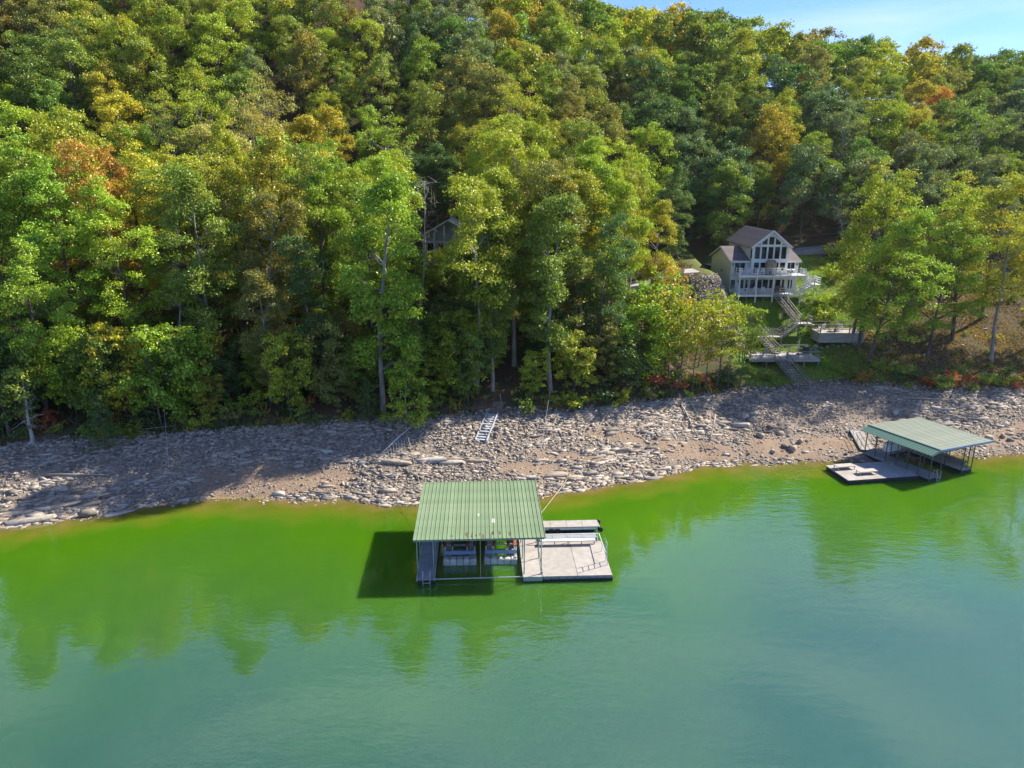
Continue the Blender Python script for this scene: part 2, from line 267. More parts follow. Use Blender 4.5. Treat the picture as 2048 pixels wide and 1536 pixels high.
def water_mat():
    m = bpy.data.materials.new('lake_water'); m.use_nodes = True; t = m.node_tree; t.nodes.clear(); L = t.links.new
    o = node(t, 'ShaderNodeOutputMaterial')
    g = node(t, 'ShaderNodeNewGeometry')
    dep = node(t, 'ShaderNodeAttribute', attribute_name='depth')
    # cloudy green water: scatters light within the first metre, clears over the shallows
    cr = node(t, 'ShaderNodeMapRange'); cr.inputs[1].default_value = 1.0; cr.inputs[2].default_value = 5.0; L(dep.outputs['Fac'], cr.inputs[0])
    nn = node(t, 'ShaderNodeTexNoise'); nn.inputs['Scale'].default_value = .07; nn.inputs['Detail'].default_value = 3; L(g.outputs['Position'], nn.inputs['Vector'])
    ad = node(t, 'ShaderNodeMath', operation='MULTIPLY_ADD'); ad.inputs[1].default_value = .9; ad.inputs[2].default_value = -.45; L(nn.outputs[0], ad.inputs[0])
    a2 = node(t, 'ShaderNodeMath', operation='ADD', use_clamp=True); L(cr.outputs[0], a2.inputs[0]); L(ad.outputs[0], a2.inputs[1])
    c = node(t, 'ShaderNodeMix', data_type='RGBA'); c.inputs[6].default_value = (.058, .15, .004, 1); c.inputs[7].default_value = (.032, .095, .034, 1); L(a2.outputs[0], c.inputs[0])  # deep teal: water's own tone, with some sky reflection put into the colour
    sh = node(t, 'ShaderNodeValToRGB'); e = sh.color_ramp.elements; e[0].color = (.30, .22, .07, 1); e[1].color = (.058, .165, .004, 1); e[1].position = .85
    k = e.new(.35); k.color = (.15, .175, .015, 1); sr = node(t, 'ShaderNodeMapRange'); sr.inputs[1].default_value = 0; sr.inputs[2].default_value = .95
    nj = node(t, 'ShaderNodeTexNoise'); nj.inputs['Scale'].default_value = .35; nj.inputs['Detail'].default_value = 4; L(g.outputs['Position'], nj.inputs['Vector'])
    dj = node(t, 'ShaderNodeMath', operation='MULTIPLY_ADD'); dj.inputs[1].default_value = .8; L(nj.outputs[0], dj.inputs[0]); ds = node(t, 'ShaderNodeMath', operation='SUBTRACT'); ds.inputs[1].default_value = .4; L(dep.outputs['Fac'], ds.inputs[0]); L(ds.outputs[0], dj.inputs[2])
    L(dj.outputs[0], sr.inputs[0]); L(sr.outputs[0], sh.inputs[0]); L(sh.outputs[0], c.inputs[6])
    body = node(t, 'ShaderNodeSubsurfaceScattering', falloff='BURLEY'); L(c.outputs[2], body.inputs['Color']); body.inputs['Scale'].default_value = .6; body.inputs['Radius'].default_value = (1.0, 1.6, .6)
    tp = node(t, 'ShaderNodeBsdfTransparent'); tp.inputs[0].default_value = (.95, .94, .55, 1)
    al = node(t, 'ShaderNodeMapRange', interpolation_type='SMOOTHSTEP'); al.inputs[1].default_value = .0; al.inputs[2].default_value = .6; al.inputs[3].default_value = .7; al.inputs[4].default_value = 1; L(dep.outputs['Fac'], al.inputs[0])
    mb = node(t, 'ShaderNodeMixShader'); L(al.outputs[0], mb.inputs[0]); L(tp.outputs[0], mb.inputs[1]); L(body.outputs[0], mb.inputs[2])
    # ripples
    mp = node(t, 'ShaderNodeMapping'); mp.inputs['Rotation'].default_value = (0, 0, .25); mp.inputs['Scale'].default_value = (.55, 1.3, 1); L(g.outputs['Position'], mp.inputs[0])
    w1 = node(t, 'ShaderNodeTexNoise'); w1.inputs['Scale'].default_value = 1.1; w1.inputs['Detail'].default_value = 3; L(mp.outputs[0], w1.inputs['Vector'])
    w2 = node(t, 'ShaderNodeTexNoise'); w2.inputs['Scale'].default_value = .045; w2.inputs['Detail'].default_value = 2; L(g.outputs['Position'], w2.inputs['Vector'])
    br = node(t, 'ShaderNodeMapRange'); br.inputs[1].default_value = .42; br.inputs[2].default_value = .62; br.inputs[3].default_value = .25; br.inputs[4].default_value = 1; L(w2.outputs[0], br.inputs[0])
    w3 = node(t, 'ShaderNodeTexNoise'); w3.inputs['Scale'].default_value = 4.2; w3.inputs['Detail'].default_value = 2; L(mp.outputs[0], w3.inputs['Vector'])
    wm = node(t, 'ShaderNodeMath', operation='MULTIPLY_ADD'); wm.inputs[1].default_value = .22; L(w3.outputs[0], wm.inputs[0]); L(w1.outputs[0], wm.inputs[2])
    hm = node(t, 'ShaderNodeMath', operation='MULTIPLY'); L(wm.outputs[0], hm.inputs[0]); L(br.outputs[0], hm.inputs[1])
    bp = node(t, 'ShaderNodeBump'); bp.inputs['Strength'].default_value = .34; bp.inputs['Distance'].default_value = .10; L(hm.outputs[0], bp.inputs['Height'])
    gl = node(t, 'ShaderNodeBsdfGlossy'); gl.inputs['Roughness'].default_value = .025; L(bp.outputs[0], gl.inputs['Normal'])
    fz = node(t, 'ShaderNodeFresnel'); fz.inputs['IOR'].default_value = 2.65; L(bp.outputs[0], fz.inputs['Normal'])
    ms = node(t, 'ShaderNodeMixShader'); L(fz.outputs[0], ms.inputs[0]); L(mb.outputs[0], ms.inputs[1]); L(gl.outputs[0], ms.inputs[2])
    L(ms.outputs[0], o.inputs[0]); return m
M['water'] = water_mat()

# ------------------------------------------------------------------ mesh builder and object helpers
class MB:
    def __init__(s): s.v = []; s.f = []
    def add(s, verts, faces):
        k = len(s.v); s.v += [tuple(v) for v in verts]; s.f += [tuple(i + k for i in f) for f in faces]; return s
    def box(s, c, d, rz=0.0, m=None):
        x, y, z = (q / 2 for q in d)
        vs = [Vector(q) for q in ((-x, -y, -z), (x, -y, -z), (x, y, -z), (-x, y, -z), (-x, -y, z), (x, -y, z), (x, y, z), (-x, y, z))]
        mm = Matrix.Translation(c) @ (m if m is not None else Matrix.Rotation(rz, 4, 'Z'))
        return s.add([mm @ q for q in vs], [(0, 3, 2, 1), (4, 5, 6, 7), (0, 1, 5, 4), (1, 2, 6, 5), (2, 3, 7, 6), (3, 0, 4, 7)])
    def bx(s, x0, x1, y0, y1, z0, z1): return s.box(((x0 + x1) / 2, (y0 + y1) / 2, (z0 + z1) / 2), (x1 - x0, y1 - y0, z1 - z0))
    def beam(s, a, b, wd, ht):
        a, b = Vector(a), Vector(b); d = b - a; q = d.to_track_quat('Y', 'Z').to_matrix().to_4x4()
        return s.box((a + b) / 2, (wd, d.length, ht), m=q)
    def tube(s, pts, r, n=8, r2=None, cap=True):
        pts = [Vector(p) for p in pts]; k0 = len(s.v); L = len(pts)
        for i, p in enumerate(pts):
            d = (pts[min(i + 1, L - 1)] - pts[max(i - 1, 0)]).normalized()
            q = d.to_track_quat('Z', 'Y')
            rr = r if r2 is None else r + (r2 - r) * i / (L - 1)
            for j in range(n):
                a = 2 * math.pi * j / n; s.v.append(tuple(p + q @ Vector((math.cos(a) * rr, math.sin(a) * rr, 0))))
        for i in range(L - 1):
            for j in range(n):
                a = k0 + i * n + j; b = k0 + i * n + (j + 1) % n; s.f.append((a, b, b + n, a + n))
        if cap: s.f.append(tuple(k0 + j for j in reversed(range(n)))); s.f.append(tuple(k0 + (L - 1) * n + j for j in range(n)))
        return s
    def prism(s, poly, axis, a0, a1):
        """poly: 2-D outline extruded along axis ('x' outline is (y,z); 'y' outline is (x,z); 'z' outline is (x,y))"""
        def mk(p, a): return {'x': (a, p[0], p[1]), 'y': (p[0], a, p[1]), 'z': (p[0], p[1], a)}[axis]
        n = len(poly)
        return s.add([mk(p, a0) for p in poly] + [mk(p, a1) for p in poly], [tuple(range(n)), tuple(reversed(range(n, 2 * n)))] + [(i, i + n, (i + 1) % n + n, (i + 1) % n) for i in range(n)])
    def mesh(s, name, m, smooth=False):
        me = bpy.data.meshes.new(name); me.from_pydata(s.v, [], s.f); me.materials.append(m)
        bm = bmesh.new(); bm.from_mesh(me); bmesh.ops.recalc_face_normals(bm, faces=bm.faces); bm.to_mesh(me); bm.free()
        if smooth: me.polygons.foreach_set('use_smooth', [True] * len(me.polygons))
        return me
    def obj(s, name, m, parent=None, smooth=False): return link(name, s.mesh(name, m, smooth), parent)
def link(name, me, parent=None):
    o = bpy.data.objects.new(name, me); C.objects.link(o)
    if parent: o.parent = parent
    return o
def tag(o, label, cat, group=None):
    o['label'] = label; o['category'] = cat
    if group: o['group'] = group
    return o
def thing(name, label, cat, loc=(0, 0, 0), rz=0.0, group=None):
    o = bpy.data.objects.new(name, None); o.empty_display_size = .3; C.objects.link(o); o.location = loc; o.rotation_euler = (0, 0, rz)
    return tag(o, label, cat, group)
def copy_thing(src, loc, rz=0.0, label=None, group=None, scale=None):
    o = src.copy(); C.objects.link(o); o.location = loc; o.rotation_euler = (0, 0, rz)
    if label: o['label'] = label
    if group: o['group'] = group
    if scale: o.scale = (scale,) * 3
    for ch in list(src.children):
        c = ch.copy(); C.objects.link(c); c.parent = o
        for g in list(ch.children):
            d = g.copy(); C.objects.link(d); d.parent = c
    return o
def np_mesh(name, V, F, m, attrs=None, smooth=False):
    me = bpy.data.meshes.new(name); V = np.asarray(V, np.float32); F = np.asarray(F, np.int32); k = F.shape[1]
    me.vertices.add(len(V)); me.vertices.foreach_set('co', V.ravel())
    me.loops.add(F.size); me.loops.foreach_set('vertex_index', F.ravel())
    me.polygons.add(len(F)); me.polygons.foreach_set('loop_start', np.arange(0, F.size, k, dtype=np.int32)); me.polygons.foreach_set('loop_total', np.full(len(F), k, np.int32))
    for n, a in (attrs or {}).items():
        at = me.attributes.new(n, 'FLOAT', 'POINT'); at.data.foreach_set('value', np.asarray(a, np.float32))
    me.materials.append(m); me.update(); me.validate()
    if smooth: me.polygons.foreach_set('use_smooth', np.ones(len(F), bool))
    return me

# ------------------------------------------------------------------ the setting: ground and lake
def axis(*segs):
    a = []
    for lo, hi, st in segs: a += list(np.arange(lo, hi, st))
    a.append(segs[-1][1]); return np.array(a)
def grid(xs, ys):
    X, Y = np.meshgrid(xs, ys); nx, ny = len(xs), len(ys)
    i = np.arange(nx * ny).reshape(ny, nx)
    F = np.stack([i[:-1, :-1].ravel(), i[:-1, 1:].ravel(), i[1:, 1:].ravel(), i[1:, :-1].ravel()], 1)
    return X.ravel(), Y.ravel(), F
# bare mud patches of the drawn-down shore, (x, y, rx, ry)
MUD = [(-23, 61.2, 8.5, 2.6), (-17, 62.0, 3, 1.2), (1.5, 63.8, 4, 1.1), (20, 69.0, 6, 2.0), (28, 70, 6, 2.0), (34, 71.5, 5.0, 2.2), (6, 66, 4, 1.0), (52, 73.0, 5, 1.5), (58, 75, 5, 1.6), (12, 70, 4, .8)]
def mudmask(x, y):
    m = np.zeros_like(np.asarray(x, float))
    wob = (vnoise(np.asarray(x) * .5, np.asarray(y) * .5, 21) - .5) * .8
    for a, b, rx, ry in MUD: m = np.maximum(m, 1 - sst(.6, 1.15, np.sqrt(((x - a) / rx) ** 2 + ((y - b) / ry) ** 2) + wob))
    return m
gx = axis((-560, -120, 20), (-120, -66, 2), (-66, 80, .55), (80, 130, 2), (130, 560, 20))
gy = axis((-60, 40, 10), (40, 92, .45), (92, 140, 1.0), (140, 240, 2.5), (240, 700, 20))
X, Y, F = grid(gx, gy); Z = height(X, Y)
S = Y - y_shore(X); T = S / (y_veg(X) - y_shore(X)); Q = Y - y_veg(X)
clear = sst(27, 31, X) * (1 - sst(80, 92, X)) * (1 - sst(122, 132, Y)) * sst(0, 1.5, Q)
lawn = clear * np.maximum(1 - sst(45, 50, X), sst(98, 102, Y) * (1 - sst(52, 60, X)))
lawn = np.clip(lawn, 0, 1)
me = np_mesh('ground', np.stack([X, Y, Z], 1), F, M['ground'], dict(
    beach=np.clip(1 - sst(.92, 1.06, T + (vnoise(X * .6, Y * .6, 31) - .5) * .12), 0, 1), mud=mudmask(X, Y),
    bed=1 - sst(-.2, .15, S), wet=.6 * (1 - sst(.0, 1.1, S + (vnoise(X, Y, 33) - .5))) * sst(-.05, .15, S),
    grass=lawn, dry=clear), True)
ground = link('ground', me); ground['kind'] = 'structure'
wx = axis((-800, -120, 20), (-120, -66, 3), (-66, 80, .8), (80, 130, 3), (130, 800, 20))
wy = axis((-800, 20, 20), (20, 84, .6), (84, 124, 5))
X, Y, F = grid(wx, wy)
me = np_mesh('lake_water', np.stack([X, Y, np.zeros_like(X)], 1), F, M['water'], dict(depth=-height(X, Y)), True)
water = link('lake_water', me); water['kind'] = 'structure'

# drive beside the white house, road behind it
def ribbon(name, pts, wd, m, lift=.03):
    pts = [(a, b, 0) for a, b in pts]
    b = MB(); n = len(pts)
    for i, p in enumerate(pts):
        p = Vector(p); d = (Vector(pts[min(i + 1, n - 1)]) - Vector(pts[max(i - 1, 0)])).normalized(); s = Vector((-d.y, d.x, 0)) * wd / 2
        zz = max(gz(*(p + s).xy), gz(*(p - s).xy), gz(p.x, p.y)) + lift
        for k in (-1, 1):
            q = p + s * k; b.v.append((q.x, q.y, zz)); b.v.append((q.x, q.y, zz - 1.2))
    for i in range(n - 1):
        a = i * 4; c = a + 4
        b.f += [(a, c, c + 2, a + 2), (a, a + 1, c + 1, c), (a + 2, c + 2, c + 3, a + 3)]
    o = b.obj(name, m); o['kind'] = 'structure'; return o
ribbon('driveway', [(17, 107.5), (20, 108), (24, 108.4), (28, 108.6), (31.2, 108.7)], 4.4, M['asphalt'], .05)
ribbon('road', [(34, 124.5), (40, 126), (46, 127), (52, 128), (57, 129)], 3.2, M['roadm'], .08)
ribbon('track', [(60, 110.5), (66, 110), (72, 110), (80, 111), (90, 113)], 2.0, M['ground'], .05)

# ------------------------------------------------------------------ stones of the shore (pieces of the ground)
def rock_template(seed, n=10, flat=.55, slab=False):
    r = np.random.default_rng(seed)
    if slab:
        k = 6; a = np.sort(r.uniform(0, 2 * np.pi, k)) + np.arange(k) * .25
        ring = np.stack([np.cos(a), np.sin(a) * .62], 1) * r.uniform(.72, 1.05, (k, 1))
        pts = np.concatenate([np.c_[ring, r.uniform(-.5, -.42, k)], np.c_[ring * r.uniform(.82, 1.0, (k, 1)), r.uniform(.36, .5, k)]])
        pts[:, 2] *= flat
    else:
        pts = r.normal(size=(n, 3)); pts /= np.linalg.norm(pts, axis=1)[:, None]; pts *= r.uniform(.8, 1.05, (n, 1)); pts[:, 1] *= r.uniform(.6, .9); pts[:, 2] *= flat
    bm = bmesh.new(); vs = [bm.verts.new(p) for p in pts]
    res = bmesh.ops.convex_hull(bm, input=vs)
    bmesh.ops.delete(bm, geom=[e for e in bm.verts if not e.link_faces], context='VERTS')
    bmesh.ops.triangulate(bm, faces=bm.faces[:]); bmesh.ops.recalc_face_normals(bm, faces=bm.faces[:])
    bm.verts.index_update(); V = np.array([v.co[:] for v in bm.verts]); Fc = np.array([[v.index for v in f.verts] for f in bm.faces]); bm.free()
    return V, Fc
COB = [rock_template(s, 10, .6) for s in range(6)]
SLB = [rock_template(50 + s, flat=.42, slab=True) for s in range(6)]
def scatter(name, tmpl, x, y, size, rz, tilt, sink, parent=None, mtl='shorestone', zoff=None, sx=None):
    Vs, Fs, At = [], [], []; off = 0
    z = height(x, y); which = RNG.integers(0, len(tmpl), len(x))
    for k, (V, Fc) in enumerate(tmpl):
        s = np.where(which == k)[0]; n = len(s)
        if not n: continue
        c, sn = np.cos(rz[s]), np.sin(rz[s])
        W = V[None] * size[s][:, None, None]
        if sx is not None: W = W * np.stack([sx[s], np.ones(n), np.ones(n)], 1)[:, None, :]
        tx, ty = tilt[s], np.roll(tilt[s], 1)
        zz = W[..., 2] + W[..., 0] * tx[:, None] + W[..., 1] * ty[:, None]
        xx = W[..., 0] * c[:, None] - W[..., 1] * sn[:, None] + x[s][:, None]; yy = W[..., 0] * sn[:, None] + W[..., 1] * c[:, None] + y[s][:, None]
        zz = zz + (z[s] + sink[s] * size[s])[:, None]
        Vs.append(np.stack([xx, yy, zz], 2).reshape(-1, 3)); Fs.append((Fc[None] + (off + np.arange(n) * len(V))[:, None, None]).reshape(-1, 3)); off += n * len(V)
        At.append(np.repeat(RNG.random(n), len(V)))
    return np_mesh(name, np.concatenate(Vs), np.concatenate(Fs), M[mtl], dict(stone_rnd=np.concatenate(At)))
def shore_points(n, lo=-.02, hi=1.04, x0=-62, x1=80):
    x = RNG.uniform(x0, x1, n); t = RNG.uniform(lo, hi, n); ys, yv = y_shore(x), y_veg(x)
    return x, ys + t * (yv - ys), t
def along(x): return np.arctan2(y_shore(x + 1.5) - y_shore(x - 1.5), 3.0)
# fine gravel and cobbles: nobody could count them
x, y, t = shore_points(56000, -.10)
dens = (1 - .85 * mudmask(x, y)) * (.45 + .55 * sst(.35, .6, vnoise(x * .35, y * .35, 41) + .25 * (t > .5)))
grav = sst(29, 33, x) * (1 - sst(45, 49, x)) * sst(.42, .55, t)
keep = RNG.random(len(x)) < np.maximum(dens, grav); x, y, t, grav = x[keep], y[keep], t[keep], grav[keep]
size = np.exp(RNG.normal(-2.05, .42, len(x))) * (1 - .25 * grav) * (1 + .35 * sst(.55, .8, t))
size = np.clip(size, .05, .34)
link('small_stones', scatter('small_stones', COB[:2] + SLB, x, y, size, np.where(RNG.random(len(x)) < .5, along(x), RNG.uniform(0, 6.28, len(x))), RNG.normal(0, .25, len(x)), np.full(len(x), .12)), ground)['kind'] = 'stuff'
# thin broken ledges of rock lying along the shore
x, y, t = shore_points(34000, -.06, .99)
led = vnoise(x * .12, (y - y_shore(x)) * 1.1 + vnoise(x * .2, y * .2, 8) * 2, 44)
zone = np.maximum.reduce([1 - sst(-34, -28, x), sst(0, 4, x) * (1 - sst(20, 24, x)), sst(44, 48, x), .65 * (1 - sst(-9, -2, x))])
keep = (RNG.random(len(x)) < (.1 + .9 * zone) * sst(.42, .6, led) * (1 - .95 * mudmask(x, y)) * (1 - .7 * sst(29, 33, x) * (1 - sst(44, 48, x)))); x, y, t = x[keep], y[keep], t[keep]
size = np.clip(np.exp(RNG.normal(-1.5, .42, len(x))), .11, .6)
link('ledge_slabs', scatter('ledge_slabs', SLB, x, y, size, along(x) + RNG.normal(0, .16, len(x)), RNG.normal(0, .06, len(x)), np.full(len(x), .05), sx=RNG.uniform(1.0, 2.1, len(x))), ground)['kind'] = 'stuff'
# the larger stones, one object each
def single_meshes(tmpl, nm):
    return [np_mesh(nm, V, Fc, M['shorestone'], dict(stone_rnd=np.zeros(len(V)))) for V, Fc in tmpl]
BOULD = single_meshes([rock_template(200 + s, 14, .72) for s in range(7)], 'boulder'); SLABM = single_meshes([rock_template(300 + s, flat=.36, slab=True) for s in range(6)], 'slab')
def put_stone(x, y, s, slab=False, rz=None, nm='stone', st=None):
    o = link(nm, random.choice(SLABM if slab else BOULD), ground)
    o.location = (x, y, gz(x, y) + (.04 if slab else .22) * s); o.rotation_euler = (random.gauss(0, .08), random.gauss(0, .08), random.uniform(0, 6.3) if rz is None else rz)
    o.scale = (s * (st or random.uniform(.9, 1.3)), s * random.uniform(.75, 1.05), s * random.uniform(.75, 1.1)); return o
PX_STONES = [(175, 1033, .95, 0), (60, 1042, 1.6, 1), (235, 1030, 1.1, 1), (280, 1030, .9, 1), (130, 1010, 1.0, 1), (30, 1028, 1.2, 1), (330, 1032, .5, 0), (705, 960, .32, 0), (1505, 845, .95, 0), (1490, 835, .8, 0), (1545, 905, .55, 0), (1585, 900, .8, 0), (1520, 875, .75, 0), (1600, 885, .6, 0),
    (1445, 845, .9, 1), (1475, 850, 1.0, 1), (1560, 870, .7, 0), (1540, 855, .8, 1), (1610, 905, .6, 1), (1570, 895, .7, 0), (1790, 828, .75, 0), (1860, 838, .8, 1), (1890, 850, 1.0, 1), (1925, 842, .9, 1), (1960, 838, .9, 1), (1980, 880, .9, 0), (2005, 874, .6, 0), (1960, 885, .7, 0), (2020, 882, .6, 0),
    (1110, 950, 1.25, 1), (1150, 955, .9, 1), (1060, 955, .8, 1), (1310, 957, 1.0, 1), (1250, 940, .7, 1), (1200, 915, .9, 1), (1290, 905, .8, 1), (1225, 860, 1.1, 1), (1290, 852, .9, 1), (1330, 880, .8, 1), (900, 925, 1.2, 1), (860, 922, 1.4, 1), (950, 922, 1.0, 1), (995, 860, .5, 0), (790, 925, 1.3, 1),
    (1500, 790, .45, 0), (1515, 792, .45, 0), (1535, 795, .5, 0), (1480, 790, .45, 0), (1550, 785, .4, 0)]
for px, py, s, sl in PX_STONES:
    g = ground_point(px, py); put_stone(g.x, g.y, s * .85, bool(sl), along(np.array([g.x]))[0] + random.gauss(0, .1) if sl else None, st=1.9 if sl and s > .85 else None)
x, y, t = shore_points(1500, .0, 1.0); k = 0
for a, b, tt in zip(x, y, t):
    if k >= 130: break
    md = float(mudmask(np.array([a]), np.array([b]))[0]); gr = 29 < a < 46 and tt > .45
    if random.random() < md * .97 or (gr and random.random() < .9): continue
    k += 1; sl = random.random() < .68; s = min(.9, math.exp(random.gauss(-1.25, .38)))
    put_stone(a, b, s, sl, float(along(np.array([a]))[0]) + random.gauss(0, .2) if sl else None, st=random.uniform(1.2, 2.4) if sl else None)
for (xa, ya), (xb, yb) in [((0, 1042), (150, 1033)), ((0, 1022), (250, 1012)), ((20, 1000), (290, 996)), ((0, 985), (230, 978)), ((730, 925), (960, 922)), ((1040, 958), (1170, 958)), ((1180, 950), (1345, 938)), ((1120, 940), (1250, 925)), ((1200, 905), (1340, 890)), ((1220, 868), (1330, 850)), ((1800, 842), (1960, 836)), ((1830, 822), (1990, 815)), ((1840, 858), (1930, 852)), ((560, 985), (760, 990)), ((600, 925), (720, 915)), ((1440, 850), (1560, 868))]:
    d_ = 0.0; g0, g1 = ground_point(xa, ya), ground_point(xb, yb); L_ = (g1 - g0).length; rz_ = math.atan2(g1.y - g0.y, g1.x - g0.x)
    while d_ < L_:
        s_ = random.uniform(.38, .75); st_ = random.uniform(1.2, 2.2); q_ = g0.lerp(g1, min(1, d_ / L_)); o = put_stone(q_.x, q_.y + random.gauss(0, .14), s_, True, rz_ + random.gauss(0, .06), st=st_); o.scale[2] *= 1.5
        d_ += s_ * st_ * random.uniform(1.35, 2.1)
# riprap bank beside the house
n = 7000; x = RNG.uniform(26.0, 33.0, n); y = RNG.uniform(94.5, 105.5, n); keep = (RNG.random(n) < sst(0, 1.5, (y - 92)) * (1 - sst(31.5, 33, x))); x, y = x[keep], y[keep]; n = len(x)
bank = tag(link('riprap', scatter('riprap', COB, x, y, np.clip(np.exp(RNG.normal(-2.0, .3, n)), .07, .25), RNG.uniform(0, 6.28, n), RNG.normal(0, .3, n), np.full(n, .2))), 'bank of loose grey riprap beside the white house', 'riprap'); bank['kind'] = 'stuff'

# ------------------------------------------------------------------ trees
GA = 2.399963
def np_tube(pts, r0, r1, n, off, V, Fa):
    pts = np.asarray(pts); L = len(pts)
    d = np.gradient(pts, axis=0); d /= np.linalg.norm(d, axis=1)[:, None] + 1e-9
    ref = np.where(np.abs(d[:, 2:3]) < .9, np.array([[0, 0, 1.0]]), np.array([[1.0, 0, 0]]))
    u = np.cross(d, ref); u /= np.linalg.norm(u, axis=1)[:, None]; w = np.cross(d, u)
    a = np.arange(n) * 2 * np.pi / n; rr = np.linspace(r0, r1, L)[:, None, None]
    P_ = pts[:, None] + (u[:, None] * np.cos(a)[None, :, None] + w[:, None] * np.sin(a)[None, :, None]) * rr
    V.append(P_.reshape(-1, 3)); i = np.arange(L - 1)[:, None] * n; j = np.arange(n)[None]
    Fa.append(np.stack([i + j, i + (j + 1) % n, i + n + (j + 1) % n, i + n + j], 2).reshape(-1, 4) + off)
    return off + L * n
class Tree:
    def __init__(s, seed): s.r = np.random.default_rng(seed); s.V = []; s.F = []; s.off = 0; s.cl = []
    def branch(s, pts, r0, r1, n=5): s.off = np_tube(pts, r0, r1, n, s.off, s.V, s.F)
    def curve(s, a, d, ln, k=4, up=.0, wob=.08):
        a = np.array(a, float); d = np.array(d, float); d /= np.linalg.norm(d); pts = [a.copy()]
        for i in range(k):
            d = d + s.r.normal(0, wob, 3) + np.array([0, 0, up]); d /= np.linalg.norm(d); a = a + d * ln / k; pts.append(a.copy())
        return np.array(pts)
    def clump(s, c, rad, flat=.92): s.cl.append((np.array(c), rad, flat))
    def leaves(s, per, size, asp=.62, shell=.45, upb=.3, droop=0):
        Cs, Ns, Ss, Cr = [], [], [], []
        for c, rad, flat in s.cl:
            n = max(6, int(per * rad * rad)); d = s.r.normal(size=(n, 3)); d /= np.linalg.norm(d, axis=1)[:, None]
            d[:, 2] = np.where(d[:, 2] < -.35, -d[:, 2] * .5, d[:, 2])
            rr = rad * s.r.uniform(shell, 1.08, (n, 1)) * (1 + .25 * np.sin(d[:, 0:1] * 5 + c[0]) * np.cos(d[:, 1:2] * 4 + c[1]))
            p = c + d * rr * np.array([1, 1, flat]); p[:, 2] -= droop * (rr[:, 0] / rad) ** 2 * s.r.random(n)
            nn = d * .7 + s.r.normal(0, .85, (n, 3)) + np.array([0, 0, upb])
            Cs.append(p); Ns.append(nn); Ss.append(np.full(n, size) * s.r.uniform(.65, 1.3, n)); Cr.append(np.full(n, s.r.random()))
        c = np.concatenate(Cs); nn = np.concatenate(Ns); nn /= np.linalg.norm(nn, axis=1)[:, None]; sz = np.concatenate(Ss)[:, None]; crn = np.concatenate(Cr)
        u = np.cross(nn, s.r.normal(size=nn.shape)); u /= np.linalg.norm(u, axis=1)[:, None]; w = np.cross(nn, u)
        V = np.stack([c - u * sz * .5, c + w * sz * asp * .5 + nn * sz * .10, c + u * sz * .5 - nn * sz * .08, c - w * sz * asp * .5 + nn * sz * .10], 1).reshape(-1, 3)
        Fq = np.arange(len(V)).reshape(-1, 4); lr = np.repeat(s.r.random(len(c)), 4)
        return V, Fq, lr, np.repeat(crn, 4)
    def done(s, bark, leafm, **kw):
        tm = np_mesh('trunk', np.concatenate(s.V), np.concatenate(s.F), M[bark], smooth=True); cm = None
        if s.cl:
            V, Fq, lr, cr_ = s.leaves(**kw); cm = np_mesh('crown', V, Fq, M[leafm], dict(leaf_rnd=lr, clump_rnd=cr_))
        return tm, cm
def broadleaf(seed, Ht, base, Rd, nl, per, leaf, shape='round', cr_=(1.0, 1.6), bark='bark', r0=None, sub=7, sparse=1.0):
    """trunk, limbs to nl lobes spread over the crown's volume, each lobe a bunch of leaf clumps"""
    t = Tree(seed); r = t.r; r0 = r0 or Ht * .0125
    tr = t.curve((0, 0, -.6), (r.normal(0, .03), r.normal(0, .03), 1), Ht * .86 + .6, 9, 0.02, .035); t.branch(tr, r0, r0 * .2, 8)
    zz = tr[:, 2]
    def at(z): return np.array([np.interp(z, zz, tr[:, k]) for k in range(3)])
    hb = Ht * base; ch = Ht - hb
    for i in range(nl):
        f = (i + .15 + r.random() * .7) / nl                       # height within the crown
        az = i * GA + r.normal(0, .6)
        prof = {'round': np.sqrt(max(.02, 1 - (1.55 * f - .62) ** 2)), 'tall': min(1, 2.7 * (1.03 - f)) ** .7 * (.6 + .4 * min(1, f * 2.6)), 'cone': 1.02 - .85 * f, 'vase': np.sqrt(max(.02, 1 - (1.75 * f - .98) ** 2))}[shape]
        lr = Rd * (.38 + .16 * r.random()) * (.6 + .4 * prof)
        rad = max(0, Rd * prof * r.uniform(.85, 1.08) - lr * .75) * (.55 + .45 * r.random() ** .5)
        z = hb + ch * np.clip(f * .93 + r.normal(0, .045), 0, .95)
        c = np.array([np.cos(az) * rad, np.sin(az) * rad, z]); a = at(max(hb * .8, min(Ht * .84, z - rad * r.uniform(.45, .9))))
        c[:2] += at(min(z, Ht * .86))[:2]
        d = c - a; ln = np.linalg.norm(d) + 1e-6; p = np.array([a, a + d * .35 + r.normal(0, .06 * ln, 3), a + d * .7 + r.normal(0, .06 * ln, 3) + np.array([0, 0, .05 * ln]), c])
        rb = max(.03, r0 * (.42 - .25 * f)); t.branch(p, rb, rb * .3, 5)
        for k in range(sub):
            if r.random() > sparse: continue
            v = r.normal(size=3); v /= np.linalg.norm(v); o_ = np.array([np.cos(az), np.sin(az), .5]) * .55; v = v + o_; v /= np.linalg.norm(v); v[2] = v[2] * 1.05 + .1
            e = c + v * lr * r.uniform(.55, 1.0); t.branch(np.array([p[2] if k % 3 else p[1], (p[2] + e) / 2 + r.normal(0, .1, 3), e]), rb * .3, rb * .1, 3)
            t.clump(e, r.uniform(*cr_) * (.8 + .2 * prof))
    for k in range(4): t.clump(at(Ht * .86) + np.array([0, 0, Ht * .06]) + r.normal(0, .45, 3) * np.array([Rd * .18, Rd * .18, .8]), r.uniform(*cr_) * .8)
    return t.done(bark, 'leaf', per=per, size=leaf)
